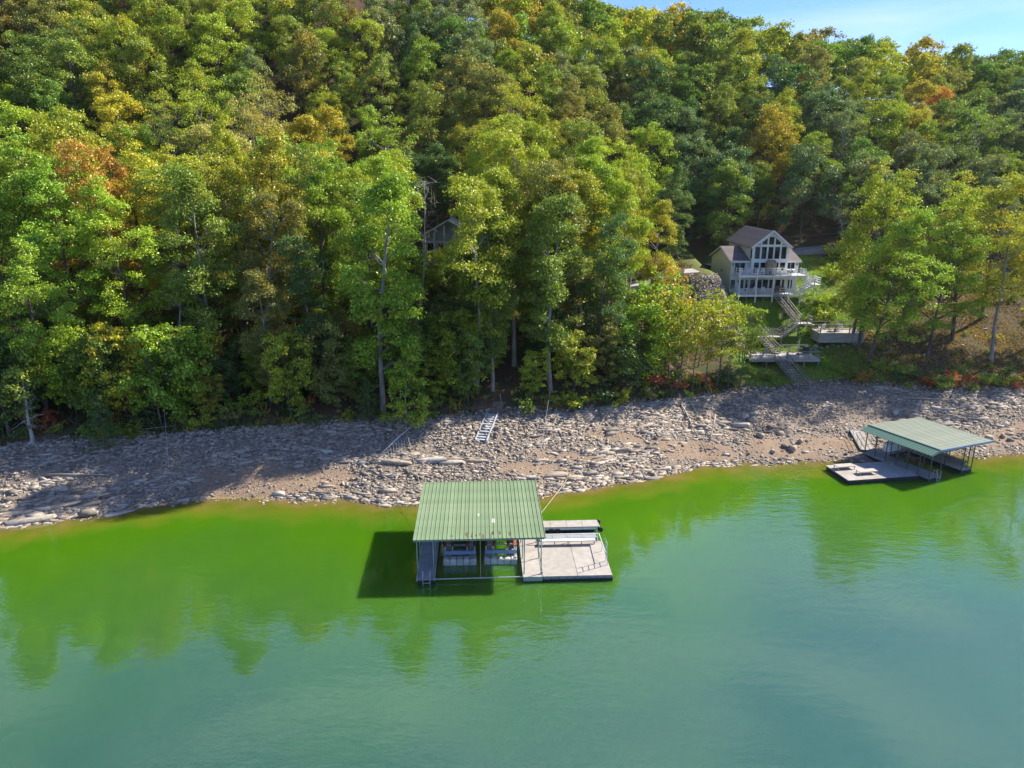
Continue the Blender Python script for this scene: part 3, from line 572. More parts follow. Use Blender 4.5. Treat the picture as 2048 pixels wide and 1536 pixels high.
def cedar(seed, Ht, Rd):
    t = Tree(seed); r = t.r; tr = t.curve((0, 0, -.3), (0, 0, 1), Ht + .2, 6, 0, .02); t.branch(tr, Ht * .018, .01, 6)
    for i in range(60):
        f = (i + r.random()) / 60; z = Ht * (.04 + .94 * f); az = i * GA; ln = Rd * (1 - f) ** .7 * r.uniform(.6, 1.1) + .1; el = r.uniform(.05, .7)
        p = t.curve((0, 0, z), (np.cos(az) * np.cos(el), np.sin(az) * np.cos(el), np.sin(el)), ln, 3, .03, .06); t.branch(p, .02, .008, 4)
        for k in (2, 3): t.clump(p[k], r.uniform(.26, .42) * (1 - .35 * f), 1.2)
    return t.done('bark', 'needle', per=560, size=.17, asp=.3, shell=.1, upb=.2)
def shrub(seed, Ht, Rd, per=150, leaf=.2):
    t = Tree(seed); r = t.r
    for i in range(11):
        az = i * GA; el = r.uniform(.6, 1.35); p = t.curve((r.normal(0, .1), r.normal(0, .1), -.15), (np.cos(az) * np.cos(el), np.sin(az) * np.cos(el), np.sin(el)), Ht * r.uniform(.6, 1.05), 4, .02, .12)
        t.branch(p, .03, .01, 4)
        for k in (2, 3, 4): t.clump(p[k] + r.normal(0, .15, 3) * Rd, r.uniform(.35, .6) * Rd * .55)
    return t.done('bark', 'leaf', per=per, size=leaf, shell=.2)
def snag(seed, Ht, nb, r0, roots=False, low=.35, fork=3):
    t = Tree(seed); r = t.r; tr = t.curve((0, 0, -.2), (r.normal(0, .08), r.normal(0, .05), 1), Ht, 8, .0, .06); t.branch(tr, r0, r0 * .12, 8)
    for i in range(nb):
        f = low + (1 - low) * (i + r.random()) / nb; k = f * 8; a = tr[int(min(7, k))] + (tr[int(min(7, k)) + 1] - tr[int(min(7, k))]) * (k % 1); az = i * GA; el = r.uniform(-.1, .7)
        p = t.curve(a, (np.cos(az) * np.cos(el), np.sin(az) * np.cos(el), np.sin(el)), Ht * r.uniform(.16, .38) * (1.25 - f), 5, .0, .2); t.branch(p, r0 * .28 * (1.2 - f), .012, 4)
        for q in range(fork):
            e = t.curve(p[r.integers(1, 5)], r.normal(0, 1, 3), Ht * r.uniform(.05, .14), 3, 0, .2); t.branch(e, .02, .008, 3)
    if roots:
        for i in range(7):
            az = i * GA; p = t.curve((np.cos(az) * r0 * .5, np.sin(az) * r0 * .5, .35), (np.cos(az), np.sin(az), -.45), r.uniform(.8, 1.4), 4, .02, .12); t.branch(p, r0 * .4, .03, 5)
    return t.done('deadwood', 'leaf')
TALL = [broadleaf(100 + i, 23, b, rd, 20, 185, .235, sh, (.75, 1.25), 'barkpale' if i in (1, 3) else 'bark') for i, (b, rd, sh) in enumerate(((.10, 4.9, 'round'), (.22, 3.7, 'tall'), (.07, 5.2, 'tall'), (.24, 3.5, 'vase'), (.10, 5.5, 'round'), (.14, 5.0, 'vase'), (.09, 4.4, 'tall')))]
ROUND = [broadleaf(200 + i, 15, b, rd, 13, 165, .26, sh, (.8, 1.3), 'bark') for i, (b, rd, sh) in enumerate(((.22, 4.6, 'round'), (.2, 5.0, 'vase'), (.24, 4.2, 'round'), (.12, 4.2, 'tall'), (.2, 5.3, 'round'), (.14, 3.8, 'tall'), (.18, 4.5, 'vase'), (.26, 4.9, 'round'), (.1, 4.6, 'tall')))]
PARK = [broadleaf(250 + i, 21, .24, 5.4, 23, 125, .25, ('round', 'tall')[i], (.75, 1.3), 'bark', sparse=.85) for i in range(2)]
THIN = [broadleaf(300 + i, 17, .36, 5.0, 16, 75, .24, 'vase', (.7, 1.15), 'barkpale', sparse=.75) for i in range(2)]
FAR = [broadleaf(330 + i, 15, .2, 5.0, 9, 26, .60, 'round', (1.2, 1.8), 'bark', sub=5) for i in range(3)]
SMALL = [broadleaf(400 + i, 8, .12, 3.0, 14, 150, .25, sh, (.5, .8), 'bark', r0=.1) for i, sh in enumerate(('round', 'tall', 'vase'))]
WEEP = [broadleaf(450, 9.5, .04, 2.7, 22, 170, .24, 'cone', (.45, .7), 'barkpale', r0=.1)]
SAP = [broadleaf(470 + i, 8.5, .32, 2.0, 11, 90, .23, 'vase', (.4, .65), 'bark', r0=.065, sub=5, sparse=.8) for i in range(3)]
CED = [cedar(500 + i, 5.4, 1.9 + .2 * i) for i in range(2)]
SHR = [shrub(520 + i, 1.9, 1.5) for i in range(3)]
COL = dict(fresh=(.27, .385, .03), bright=(.33, .435, .03), yellowgreen=(.37, .42, .03), yellow=(.52, .47, .035), gold=(.47, .40, .035), orange=(.54, .29, .05), red=(.46, .13, .06),
    olive=(.25, .32, .042), brown=(.28, .27, .06), green=(.175, .27, .036), dark=(.10, .175, .04), grey=(.23, .28, .11), bluegreen=(.135, .21, .085), straw=(.46, .42, .11))
WORDS = dict(fresh='fresh green', bright='bright green', yellowgreen='yellow-green', yellow='yellow', gold='golden', orange='orange', red='red', olive='olive green', brown='russet brown', green='mid green', dark='deep green', grey='grey-green', bluegreen='dark blue-green', straw='straw yellow')
def plant(tm, x, y, sc, col, turn, label, cat, group, name, rz=None, z=None, lean=(0, 0)):
    o = thing(name, label, cat, (x, y, gz(x, y) - .05 if z is None else z), random.uniform(0, 6.28) if rz is None else rz, group)
    o.rotation_euler[0], o.rotation_euler[1] = lean; o.scale = (sc * random.uniform(.86, 1.16), sc * random.uniform(.86, 1.16), sc)
    link('trunk', tm[0], o)
    if tm[1]:
        c = link('crown', tm[1], o); turn *= .32; b = COL[col]; j = random.uniform(.85, 1.17)
        c.color = (b[0] * j * random.uniform(.9, 1.12), b[1] * j, b[2] * j, turn)
    return o
# autumn colours as they stand in the wood: crown position in the photograph, colour, share of turning clumps
ANCH = [(60, 60, 'brown', .4), (20, 90, 'brown', .4), (30, 240, 'bright', 0), (100, 130, 'green', 0), (190, 130, 'green', .1), (150, 60, 'olive', .3), (300, 50, 'yellowgreen', .4), (260, 30, 'gold', .3), (400, 170, 'olive', .3), (240, 150, 'gold', .3), (350, 225, 'bright', .0), (330, 265, 'gold', .4), (250, 310, 'yellow', .4), (190, 370, 'orange', .5), (10, 340, 'orange', .4),
    (330, 340, 'yellowgreen', .3), (430, 60, 'yellowgreen', .3), (480, 100, 'grey', 0), (580, 170, 'brown', .5), (690, 170, 'brown', .4), (660, 270, 'yellow', .2), (610, 330, 'gold', .3), (680, 340, 'fresh', 0), (520, 270, 'straw', .2), (380, 30, 'olive', .3), (540, 30, 'grey', .1), (620, 50, 'gold', .3), (780, 60, 'grey', 0), (720, 110, 'yellowgreen', .4), (760, 150, 'brown', .6),
    (920, 80, 'grey', .1), (1050, 40, 'orange', .5), (1040, 130, 'gold', .4), (1130, 60, 'olive', .3), (960, 170, 'brown', .4), (860, 110, 'dark', 0), (1000, 250, 'yellowgreen', .2), (870, 200, 'olive', .3), (1200, 140, 'grey', 0), (1225, 200, 'brown', .5), (1300, 60, 'yellow', .3), (1330, 100, 'yellowgreen', .3), (1270, 330, 'bright', .2), (1180, 330, 'gold', .4), (1100, 400, 'brown', .5),
    (1230, 410, 'yellowgreen', .4), (1140, 360, 'bright', .1), (960, 430, 'yellowgreen', .15), (1330, 490, 'yellow', .6), (1430, 50, 'green', 0), (1400, 90, 'olive', .4), (1500, 100, 'yellowgreen', .2), (1450, 200, 'olive', .2), (1580, 200, 'bluegreen', 0), (1650, 230, 'bluegreen', 0), (1700, 80, 'green', .1), (1620, 110, 'brown', .3), (1840, 130, 'gold', .4), (1780, 160, 'yellowgreen', .1), (1830, 210, 'orange', .3),
    (1540, 260, 'gold', .7), (1900, 130, 'brown', .3), (2000, 150, 'bluegreen', 0), (1950, 220, 'green', .1), (2030, 230, 'bluegreen', 0), (1420, 330, 'bluegreen', 0), (1560, 340, 'bluegreen', 0), (1490, 250, 'dark', 0), (1300, 200, 'dark', 0), (1390, 160, 'green', .1), (1800, 300, 'grey', .2), (1380, 420, 'dark', 0), (100, 470, 'fresh', .1), (60, 420, 'fresh', .1), (200, 480, 'bright', .2), (350, 480, 'olive', .3),
    (420, 400, 'yellowgreen', .3), (480, 520, 'olive', .4), (600, 480, 'green', .2), (700, 480, 'bright', .1), (770, 420, 'bright', .05), (760, 320, 'fresh', 0), (1050, 560, 'green', .1), (960, 560, 'yellowgreen', .2), (1130, 560, 'green', 0), (1250, 560, 'fresh', .1), (1200, 640, 'fresh', 0), (80, 600, 'fresh', 0), (300, 600, 'dark', 0), (420, 600, 'green', 0), (530, 600, 'brown', .5), (640, 600, 'dark', .1), (860, 620, 'green', .1)]
AP = np.array([(a[0], a[1]) for a in ANCH], float)
def colour_at(px, py):
    d = np.hypot(AP[:, 0] - px, (AP[:, 1] - py) * 1.15) * np.array([random.uniform(.8, 1.25) for _ in AP]); k = int(np.argmin(d)); c, tn = ANCH[k][2:]
    if c == 'orange' and random.random() < .6: c, tn = 'gold', .3
    if c in ('gold', 'yellow') and random.random() < .5: c = random.choice(['yellowgreen', 'yellowgreen', 'fresh', 'olive'])
    if c == 'bluegreen' and random.random() < .5: c = random.choice(['green', 'grey', 'fresh'])
    if c == 'brown' and random.random() < .35: c = 'olive'
    if random.random() < .12: c = random.choice(['fresh', 'green', 'olive', 'dark', 'yellowgreen'])
    return c, tn
def blocks_view(x, y, zt, hw, sight):
    """keep the lines of sight to the two houses and their stairs open, as they are in the place"""
    px, py = proj(x, y, zt); sp = hw * FPX / y
    for x0, x1, yb, ymax in sight:
        if y < ymax and px + sp > x0 and px - sp < x1 and py < yb: return True
    return False
SIGHT = [(838, 898, 535, 106), (1392, 1640, 800, 107)]
trees = []
FORM = {0: 'round-crowned', 1: 'wide flat-topped', 2: 'compact round', 3: 'narrow upright', 4: 'very broad round', 5: 'slim pointed', 6: 'fan-topped', 7: 'high-crowned', 8: 'full pyramidal'}
def grow(tm, x, y, Ht, native, zone, col=None, turn=None, name='broadleaf_tree', label=None, group=None, **kw):
    z = gz(x, y)
    if col is None:
        px, py = proj(x, y, z + Ht * .72); col, turn = colour_at(px, py)
    wd = WORDS[col]
    if label is None:
        form = 'tall' if tm in TALL else FORM.get(ROUND.index(tm) if tm in ROUND else -1, 'thin-leaved')
        near = 'left of the golden maple' if x < -42 else 'below the bleached dead top' if x < -26 else 'around the long pale trunk' if x < -9 else 'above the beach steps' if x < 5 else 'near the sapling clump'
        if zone == 'lakeside':
            q = y - float(y_veg(np.array([x]))[0])
            row = 'front row' if q < 10 else 'middle rows' if q < 20 else 'back rows'
            label, group = f'{wd} tall tree, {row} of the lakeside stand, {near}', f'{wd} lakeside trees, {row}, {near}'
        elif zone == 'hill':
            pl = 'on the ridge against the sky' if y > 178 else 'high on the slope below the ridge' if y > 150 else 'on the slope behind the white house' if x > 24 else 'just uphill of the grey house' if -30 < x <= 24 and y < 132 else 'on the lower slope of the wood' if y < 128 else 'on the middle slope of the wood'
            label, group = f'{wd} {form} tree {pl}', f'{wd} {form} trees {pl}'
        elif zone == 'under': ush = ('round', 'upright', 'fan-shaped')[SMALL.index(tm)]; label, group = f'small {ush} {wd} tree at the wood edge {near}', f'small {ush} {wd} trees at the wood edge {near}'
    o = plant(tm, x, y, Ht / native, col, turn or 0, label, 'tree', group, name, **kw); trees.append((x, y)); return o
# trees that can be told apart
def at_px(px, py): g = ground_point(px, py); return g.x, g.y
for px, py, Ht, k, col, tn, lb in [
    (766, 822, 24, 1, 'fresh', .05, 'tall green tree with a long pale bare trunk behind the drooping bright green tree'),
    (952, 778, 23.5, 3, 'yellowgreen', .15, 'tall tree with straight pale trunk just left of the beach steps'),
    (985, 782, 20, 1, 'green', .2, 'tree with thick pale trunk rising directly above the top of the beach steps'),
    (1102, 782, 22, 3, 'green', .0, 'dark-crowned tree with slim pale trunk to the right of the beach steps'),
    (538, 762, 21, 3, 'brown', .55, 'russet tree with slim dark trunk above the red leaf litter')]:
    x, y = at_px(px, py); grow(TALL[k], x, y, Ht, 23, 'own', col, tn, label=lb)
for px, py, Ht, tm, col, tn, lb, ln in [
    (1716, 697, 23, PARK[0], 'bright', .3, 'tall tree with twin-looking grey trunk beside the timber terrace', (0, 0)),
    (1700, 690, 20, PARK[1], 'yellowgreen', .2, 'slimmer tree standing close behind the terrace corner', (0, .03)),
    (1735, 727, 19, PARK[1], 'fresh', .1, 'dark-trunked tree leaning over the bare slope below the terrace', (.03, .05)),
    (1853, 713, 18, PARK[0], 'fresh', .25, 'thin-crowned tree in the middle of the bare slope right of the terrace', (0, .05)),
    (1903, 682, 21, PARK[0], 'yellowgreen', .5, 'stout tree with leaning brown trunk on the dry slope', (0, .08)),
    (1982, 722, 20, THIN[1], 'yellow', .4, 'slender dark tree leaning far over on the dry slope', (.0, .27)),
    (1795, 680, 17, PARK[1], 'fresh', .2, 'slim tree between the terrace tree and the bare slope', (0, -.05)),
    (1960, 640, 19, PARK[1], 'yellowgreen', .5, 'broad yellowing tree beside the tan track', (0, 0)),
    (2075, 690, 22, PARK[1], 'yellow', .5, 'yellow tree with red tints at the edge of the dry slope', (0, 0))]:
    x, y = at_px(min(px, 2040), py); x += max(0, px - 2040) * .06
    grow(tm, x, y, Ht, 21 if tm in PARK else 17, 'own', col, tn, label=lb, lean=ln)
x, y = at_px(815, 850); grow(WEEP[0], x, y, 9.6, 9.5, 'own', 'bright', .05, 'drooping_tree', 'drooping bright green tree at the top edge of the stony beach')
x, y = at_px(255, 832); grow(SMALL[0], x, y, 9.2, 8, 'own', 'yellow', .4, 'maple_tree', 'small golden yellow maple at the wood edge behind the cedar bush')
x, y = at_px(322, 850); grow(SMALL[1], x, y, 9.5, 8, 'own', 'fresh', .1, 'maple_tree', 'small light green maple beside the golden yellow maple')
x, y = at_px(420, 835); grow(SMALL[2], x, y, 4.2, 8, 'own', 'gold', .4, 'maple_tree', 'low golden sapling at the wood edge in front of red litter')
x, y = at_px(212, 903); plant(CED[0], x, y, 1.05, 'dark', 0, 'dark green cedar bush growing on the stones of the beach', 'cedar', None, 'cedar_bush')
x, y = at_px(20, 870); plant(CED[1], x, y, 2.0, 'dark', 0, 'tall ragged cedar behind the grey snag with bare roots', 'cedar', None, 'cedar_tree')
x, y = at_px(740, 850); plant(CED[1], x, y, .9, 'dark', 0, 'low cedar under the tall pale trunk at the wood edge', 'cedar', None, 'cedar_bush')
x, y = at_px(66, 890); s = plant(snag(601, 6.6, 26, .24, True, .3), x, y, 1, 'grey', 0, 'grey dead snag with exposed roots on the beach edge', 'dead tree', None, 'dead_tree', rz=1.0)
b = MB().tube([(0, 0, 1.75), (0, 0, 2.05)], .27, 9); b.obj('trunk_band', M['stepwood'], s)['label'] = 'reddish patch round the trunk'
x, y = at_px(372, 760); plant(snag(602, 13, 22, .2, False, .62), x, y, 1, 'grey', 0, 'bleached dead tree top sticking out among green crowns', 'dead tree', None, 'dead_tree')
x, y = at_px(832, 700); plant(snag(603, 20, 18, .14, False, .55), x, y, 1, 'grey', 0, 'bare branching dead tree in front of the grey house', 'dead tree', None, 'dead_tree')
for px, py, sc in ((1755, 470, 1.0), (1700, 520, .8), (1900, 430, 1.0), (1960, 440, .9)):
    x, y = at_px(px, py); plant(snag(604, 12, 24, .13, False, .3), x, y, sc, 'grey', 0, 'bare pale dead tree on the slope behind the white house', 'dead tree', 'dead trees behind the white house', 'dead_tree')
# saplings in front of the riprap, some turned orange
for i, (px, py, Ht, col, tn) in enumerate([(1350, 790, 8.5, 'yellowgreen', .4), (1385, 785, 9, 'yellowgreen', .9), (1408, 775, 8, 'yellowgreen', .4), (1430, 782, 8.6, 'olive', .5), (1455, 780, 8.4, 'yellowgreen', .3), (1478, 776, 8.2, 'bright', .2), (1362, 752, 9, 'olive', .9), (1440, 750, 8.4, 'yellowgreen', .4), (1500, 740, 6.0, 'olive', .2), (1335, 770, 9.5, 'yellowgreen', .3), (1318, 745, 10, 'fresh', .2), (1345, 720, 9.5, 'orange', .3), (1395, 735, 8, 'yellowgreen', .4), (1420, 725, 7.5, 'olive', .4)]):
    x, y = at_px(px, py); grow(SAP[i % 3], x, y, Ht * 1.25, 8.5, 'own', col, tn, 'sapling', f'slender {WORDS[col]} sapling in the clump below the riprap bank', f'{WORDS[col]} saplings below the riprap')
def far_enough(x, y, d): return all((x - a) ** 2 + (y - b) ** 2 > d * d for a, b in trees)
def in_view(x, y, zt, m=90): px, py = proj(x, y, zt); return -m < px < 2048 + m
def clearing(x, y):
    if 26 < x < 46 and y < 124: return True
    if 20.5 < x <= 26 and y < 112 or 17 < x <= 26 and 104.5 < y < 112: return True
    if 46 <= x < 92 and y < 126 or 44 <= x < 84 and y < 129: return True
    if -15 < x < -4 and 103 < y < 118: return True
    return False
# the tall stand above the beach
cnt = 0
for _ in range(5000):
    x = random.uniform(-78, 26); y = float(y_veg(np.array([x]))[0]) + 2.5 + 29 * random.random() ** 1.1
    Ht = random.uniform(19, 25) * (1 if x < 10 else .8)
    if y - float(y_veg(np.array([x]))[0]) < 7: Ht *= .72
    if clearing(x, y) or not far_enough(x, y, 5.0) or not in_view(x, y, gz(x, y) + Ht, 120): continue
    k_ = random.randrange(7); hw = (4.9, 3.7, 5.2, 3.5, 5.5, 5.0, 4.4)[k_] * Ht / 23 * 1.12
    if blocks_view(x, y, gz(x, y) + Ht, hw, SIGHT):
        k_ = 3
        if blocks_view(x, y, gz(x, y) + Ht, 3.5 * Ht / 23 * 1.1, SIGHT): continue
    grow(TALL[k_], x, y, Ht, 23, 'lakeside'); cnt += 1
    if cnt > 88: break
n_lake = cnt
# the wood up to the ridge
cnt = 0
for _ in range(14000):
    y = 98 + 78 * random.random() ** .85; x = random.uniform(-.80, .80) * (y + 12)
    if clearing(x, y) or not far_enough(x, y, 5.9 + .9 * float(sst(110, 180, y))) or y - float(y_veg(np.array([x]))[0]) < 30: continue
    Ht = random.uniform(12.0, 17.0)
    if blocks_view(x, y, gz(x, y) + Ht, 4.2, SIGHT) or not in_view(x, y, gz(x, y) + Ht, 110): continue
    if proj(x, y, gz(x, y) + Ht)[1] < -330: continue
    grow(random.choice(ROUND + ROUND + THIN[:1]), x, y, Ht, 15, 'hill'); cnt += 1
    if cnt > 228: break
n_hill = cnt
FV, FF, FL, FCl, FTint, off = [], [], [], [], [], 0
fdata = []
for tm in FAR:
    me_ = tm[1]; nv = len(me_.vertices); co = np.empty(nv * 3, np.float32); me_.vertices.foreach_get('co', co); a1 = np.empty(nv, np.float32); me_.attributes['leaf_rnd'].data.foreach_get('value', a1); a2 = np.empty(nv, np.float32); me_.attributes['clump_rnd'].data.foreach_get('value', a2)
    fdata.append((co.reshape(-1, 3), a1, a2))
nf = 0
for _ in range(9000):
    y = 150 + 75 * random.random(); x = random.uniform(-.80, .80) * (y + 12)
    if not far_enough(x, y, 5.2): continue
    z = gz(x, y); Ht = random.uniform(11, 16); px, py = proj(x, y, z + Ht)
    if not in_view(x, y, z, 60) or py < -60: continue
    trees.append((x, y)); nf += 1; co, a1, a2 = random.choice(fdata); sc = Ht / 15; an = random.uniform(0, 6.28); c_, s_ = math.cos(an) * sc, math.sin(an) * sc
    FV.append(np.stack([co[:, 0] * c_ - co[:, 1] * s_ + x, co[:, 0] * s_ + co[:, 1] * c_ + y, co[:, 2] * sc + z], 1)); FL.append(a1); FCl.append(a2)
    col, tn_ = colour_at(*proj(x, y, z + Ht * .72)); FTint.append(np.tile(np.array([*(q * random.uniform(.88, 1.14) for q in COL[col]), tn_ * .32], np.float32), (len(co), 1)))
if FV:
    V = np.concatenate(FV); me = np_mesh('far_wood', V, np.arange(len(V)).reshape(-1, 4), M['farleaf'], dict(leaf_rnd=np.concatenate(FL), clump_rnd=np.concatenate(FCl)))
    ca = me.color_attributes.new('tint', 'FLOAT_COLOR', 'POINT'); ca.data.foreach_set('color', np.concatenate(FTint).astype(np.float32).ravel())
    fw = link('far_wood', me); fw['kind'] = 'stuff'; fw['label'] = 'far trees merging into one wood along the ridge'; fw['category'] = 'wood'
print('FAR', nf)
# understorey at the wood edge
cnt = 0
for _ in range(1500):
    x = random.uniform(-62, 22); y = float(y_veg(np.array([x]))[0]) + random.uniform(1.5, 9); Ht = random.uniform(4.5, 9)
    if -4.5 < x < 1.5 and y < 78 or not far_enough(x, y, 2.2): continue
    grow(random.choice(SMALL), x, y, Ht, 8, 'under', random.choice(['fresh', 'green', 'green', 'dark', 'bright', 'fresh', 'yellowgreen', 'brown', 'olive']), random.choice([0, 0, .2, .4])); cnt += 1
    if cnt > 62: break
for px, py, Ht, k, col in ((835, 600, 6.5, 0, 'fresh'), (872, 590, 6, 2, 'yellowgreen'), (905, 600, 7, 1, 'green')):
    x, y = at_px(px, py); grow(SMALL[k], x, y, Ht, 8, 'own', col, .1, label=f'small {WORDS[col]} tree in front of the grey house in the wood')
print('TREES', n_lake, n_hill, cnt, len(trees))
# shrubs along the top of the beach and on the slope
def bush(px, py, s, col, tn, label, group=None):
    x, y = at_px(px, py); plant(random.choice(SHR), x, y, s, col, tn, label, 'shrub', group, 'shrub')
bush(1722, 765, 1.0, 'orange', .6, 'orange red shrub at the beach edge below the terrace tree')
bush(1857, 770, .9, 'red', .3, 'red shrub beside the pale fallen log')
bush(1890, 768, .7, 'yellow', .3, 'yellow shrub right of the red shrub at the beach top')
bush(1655, 640, 1.5, 'bright', 0, 'bright green bush on the lawn below the deck stairs')
bush(1640, 610, 1.3, 'bright', 0, 'light green bush beside the deck stair posts')
bush(1660, 560, 1.6, 'bright', .1, 'green bush on the lawn right of the white house')
bush(1675, 515, 1.7, 'yellowgreen', .2, 'yellow-green bush near the road behind the white house')
bush(1620, 672, .75, 'bright', 0, 'small conical bush at the stair landing by the terrace')
def SHN(x): return 'left of the golden maple' if x < -42 else 'below the bleached dead top' if x < -26 else 'near the fallen pole' if x < -4 else 'right of the beach steps' if x < 14 else 'by the sapling clump' if x < 33 else 'below the terrace' if x < 50 else 'below the dry slope'
cnt = 0
for _ in range(700):
    x = random.uniform(-56, 78); yv = float(y_veg(np.array([x]))[0]); y = yv + random.uniform(-.3, 3.2)
    if -4.5 < x < .8 or 33 < x < 42 or not far_enough(x, y, 1.2): continue
    col = random.choice(['dark', 'green', 'fresh', 'dark', 'olive', 'brown', 'red', 'yellowgreen', 'green'])
    plant(random.choice(SHR), x, y, random.uniform(.5, 1.15), col, random.choice([0, 0, .3]), f'{WORDS[col]} shrub along the top of the beach {SHN(x)}', 'shrub', f'{WORDS[col]} shrubs along the beach top {SHN(x)}', 'shrub'); trees.append((x, y)); cnt += 1
    if cnt > 95: break
# low undergrowth on the forest floor and grass of the lawns
def tufts(name, pts, hgt, wid, m, col, label=None, cat=None):
    n = len(pts); a = RNG.uniform(0, 6.28, n); u = np.stack([np.cos(a), np.sin(a), np.zeros(n)], 1); hh = hgt * RNG.uniform(.5, 1.3, n)[:, None]; ww = wid * RNG.uniform(.6, 1.3, n)[:, None]
    tip = np.stack([RNG.normal(0, .45, n), RNG.normal(0, .45, n), np.ones(n)], 1) * hh
    V = np.stack([pts - u * ww, pts + u * ww, pts + tip + u * ww * .4, pts + tip - u * ww * .4], 1).reshape(-1, 3)
    o = link(name, np_mesh(name, V, np.arange(4 * n).reshape(-1, 4), M[m], dict(leaf_rnd=np.repeat(RNG.random(n), 4), clump_rnd=np.repeat(vnoise(pts[:, 0] * .5, pts[:, 1] * .5, 71), 4))))
    o.color = (*col[:3], col[3]); o['kind'] = 'stuff'
    if label: o['label'] = label; o['category'] = cat
    return o
def on_ground(x, y, dz=0.0): return np.stack([x, y, height(x, y) + dz], 1)
n = 52000; x = RNG.uniform(29, 76, n); y = RNG.uniform(84, 125, n)
lw = np.maximum(1 - sst(45, 50, x), sst(98, 102, y) * (1 - sst(52, 60, x))) * sst(0, 1.2, y - y_veg(x)) * (vnoise(x * .3, y * .3, 77) > .25) * (1 - (x > 33) * (x < 43.5) * (y > 107) * (y < 119.5)) * (1 - (x < 32.6) * (y > 91))
k = RNG.random(n) < lw; tufts('lawn_grass', on_ground(x[k], y[k], -.03), .2, .05, 'leaf', (.20, .33, .02, .1), 'rough green grass of the lawns round the white house', 'grass')
n = 16000; x = RNG.uniform(44, 84, n); y = RNG.uniform(84, 112, n); k = (RNG.random(n) < sst(.4, .6, vnoise(x * .4, y * .4, 78))) & (y > y_veg(x))
tufts('dry_grass', on_ground(x[k], y[k], -.03), .2, .06, 'leaf', (.17, .14, .045, .4), 'dry straw grass on the slope right of the terrace', 'grass')
n = 48000; x = RNG.uniform(43, 86, n); y = RNG.uniform(84, 122, n); k = (y > y_veg(x)) & (RNG.random(n) < .35 + .65 * sst(.35, .6, vnoise(x * .5, y * .5, 81))) & ~((x < 50) & (y > 95))
tufts('fallen_leaves', on_ground(x[k], y[k], .02), .10, .12, 'leaf', (.27, .17, .085, .5), 'brown fallen leaves lying over the slope right of the terrace', 'leaves')
for _ in range(46):
    x_ = random.uniform(49, 80); y_ = random.uniform(86, 116)
    if y_ > float(y_veg(np.array([x_]))[0]) + .5: put_stone(x_, y_, random.uniform(.2, .5), random.random() < .4)
cnt = 0
for _ in range(600):
    x_ = random.uniform(49, 84); y_ = random.uniform(88, 124)
    if y_ < float(y_veg(np.array([x_]))[0]) + 1 or not far_enough(x_, y_, 2.0): continue
    col = random.choice(['olive', 'brown', 'green', 'straw', 'dark', 'fresh']); plant(random.choice(SHR), x_, y_, random.uniform(.35, .85), col, .3, f'{WORDS[col]} brush scattered over the dry slope right of the terrace', 'shrub', f'{WORDS[col]} brush on the dry slope', 'shrub'); trees.append((x_, y_)); cnt += 1
    if cnt > 62: break
n = 30000; x = RNG.uniform(-80, 28, n); y = y_veg(x) + RNG.uniform(0, 1, n) ** 1.3 * 40; k = (RNG.random(n) < sst(.45, .7, vnoise(x * .3, y * .3, 79))) & ~((x > -4) & (x < 1) & (y < 77))
tufts('undergrowth', on_ground(x[k], y[k], .1), .45, .11, 'leaf', (.06, .09, .015, .35), 'low leafy undergrowth on the forest floor', 'undergrowth')

# ------------------------------------------------------------------ the near boat dock
def rail_run(parent, pts, h, m, r=.03, mids=1, every=1.6, postn='rail_post', railn='rail'):
    """posts and rails along a polyline of deck points"""
    pts = [Vector(p) for p in pts]
    for a, b in zip(pts[:-1], pts[1:]):
        k = max(1, round((b - a).length / every))
        for i in range(k + 1):
            if i == 0 and a is not pts[0]: continue
            p = a.lerp(b, i / k); MB().box((p.x, p.y, p.z + h / 2), (r * 2, r * 2, h)).obj(postn, m, parent)
        for j in range(mids + 1):
            zz = h * (1 - j / (mids + 1)); MB().beam(a + Vector((0, 0, zz + .02)), b + Vector((0, 0, zz + .02)), r * 2.2, r * 1.6).obj(railn, m, parent)
def flight(parent, p0, p1, wd, m, rise=.18, rail=.95, mt=None, rails=(1, -1), str_h=.26, rr=.04):
    """a straight flight of stairs from p0 (top) to p1 (bottom), centre lines"""
    p0, p1 = Vector(p0), Vector(p1); d = p1 - p0; n = max(3, round(-d.z / rise)); hd = Vector((d.x, d.y, 0)).normalized(); sd_ = Vector((-hd.y, hd.x, 0)); ang = math.atan2(hd.y, hd.x)
    run = Vector((d.x, d.y, 0)).length / n
    tm = MB().box((0, 0, 0), (run * .86, wd, .05)).mesh('tread', mt or m)
    for i in range(n):
        o = link('tread', tm, parent); q = p0 + d * ((i + .5) / n); o.location = q; o.rotation_euler = (0, 0, ang)
    for s in (1, -1):
        off = sd_ * (wd / 2 + .03) * s; MB().beam(p0 + off + Vector((0, 0, -.1)), p1 + off + Vector((0, 0, -.1)), .06, str_h).obj('stringer', m, parent)
        if s in rails and rail:
            k = max(1, round(d.length / 1.5))
            for i in range(k + 1):
                q = p0 + d * (i / k) + off; MB().box((q.x, q.y, q.z + rail / 2), (rr * 1.8, rr * 1.8, rail)).obj('rail_post', m, parent)
            for hz in (rail, rail * .55): MB().beam(p0 + off + Vector((0, 0, hz)), p1 + off + Vector((0, 0, hz)), rr * 2.2, rr * 1.8).obj('hand_rail', m, parent)
DK = thing('boat_dock', 'floating boat dock with flat pale green ribbed metal roof and two lift slips', 'boat dock', (-6.78, 44.7, 0), R(2.5))
b = MB(); b.bx(0, .30, 0, 9.75, -.012, .012); b.prism([(.265, 0), (.281, .05), (.314, .05), (.33, 0)], 'y', 0, 9.75)
pm = b.mesh('roof_panel', M['roofgreen'])
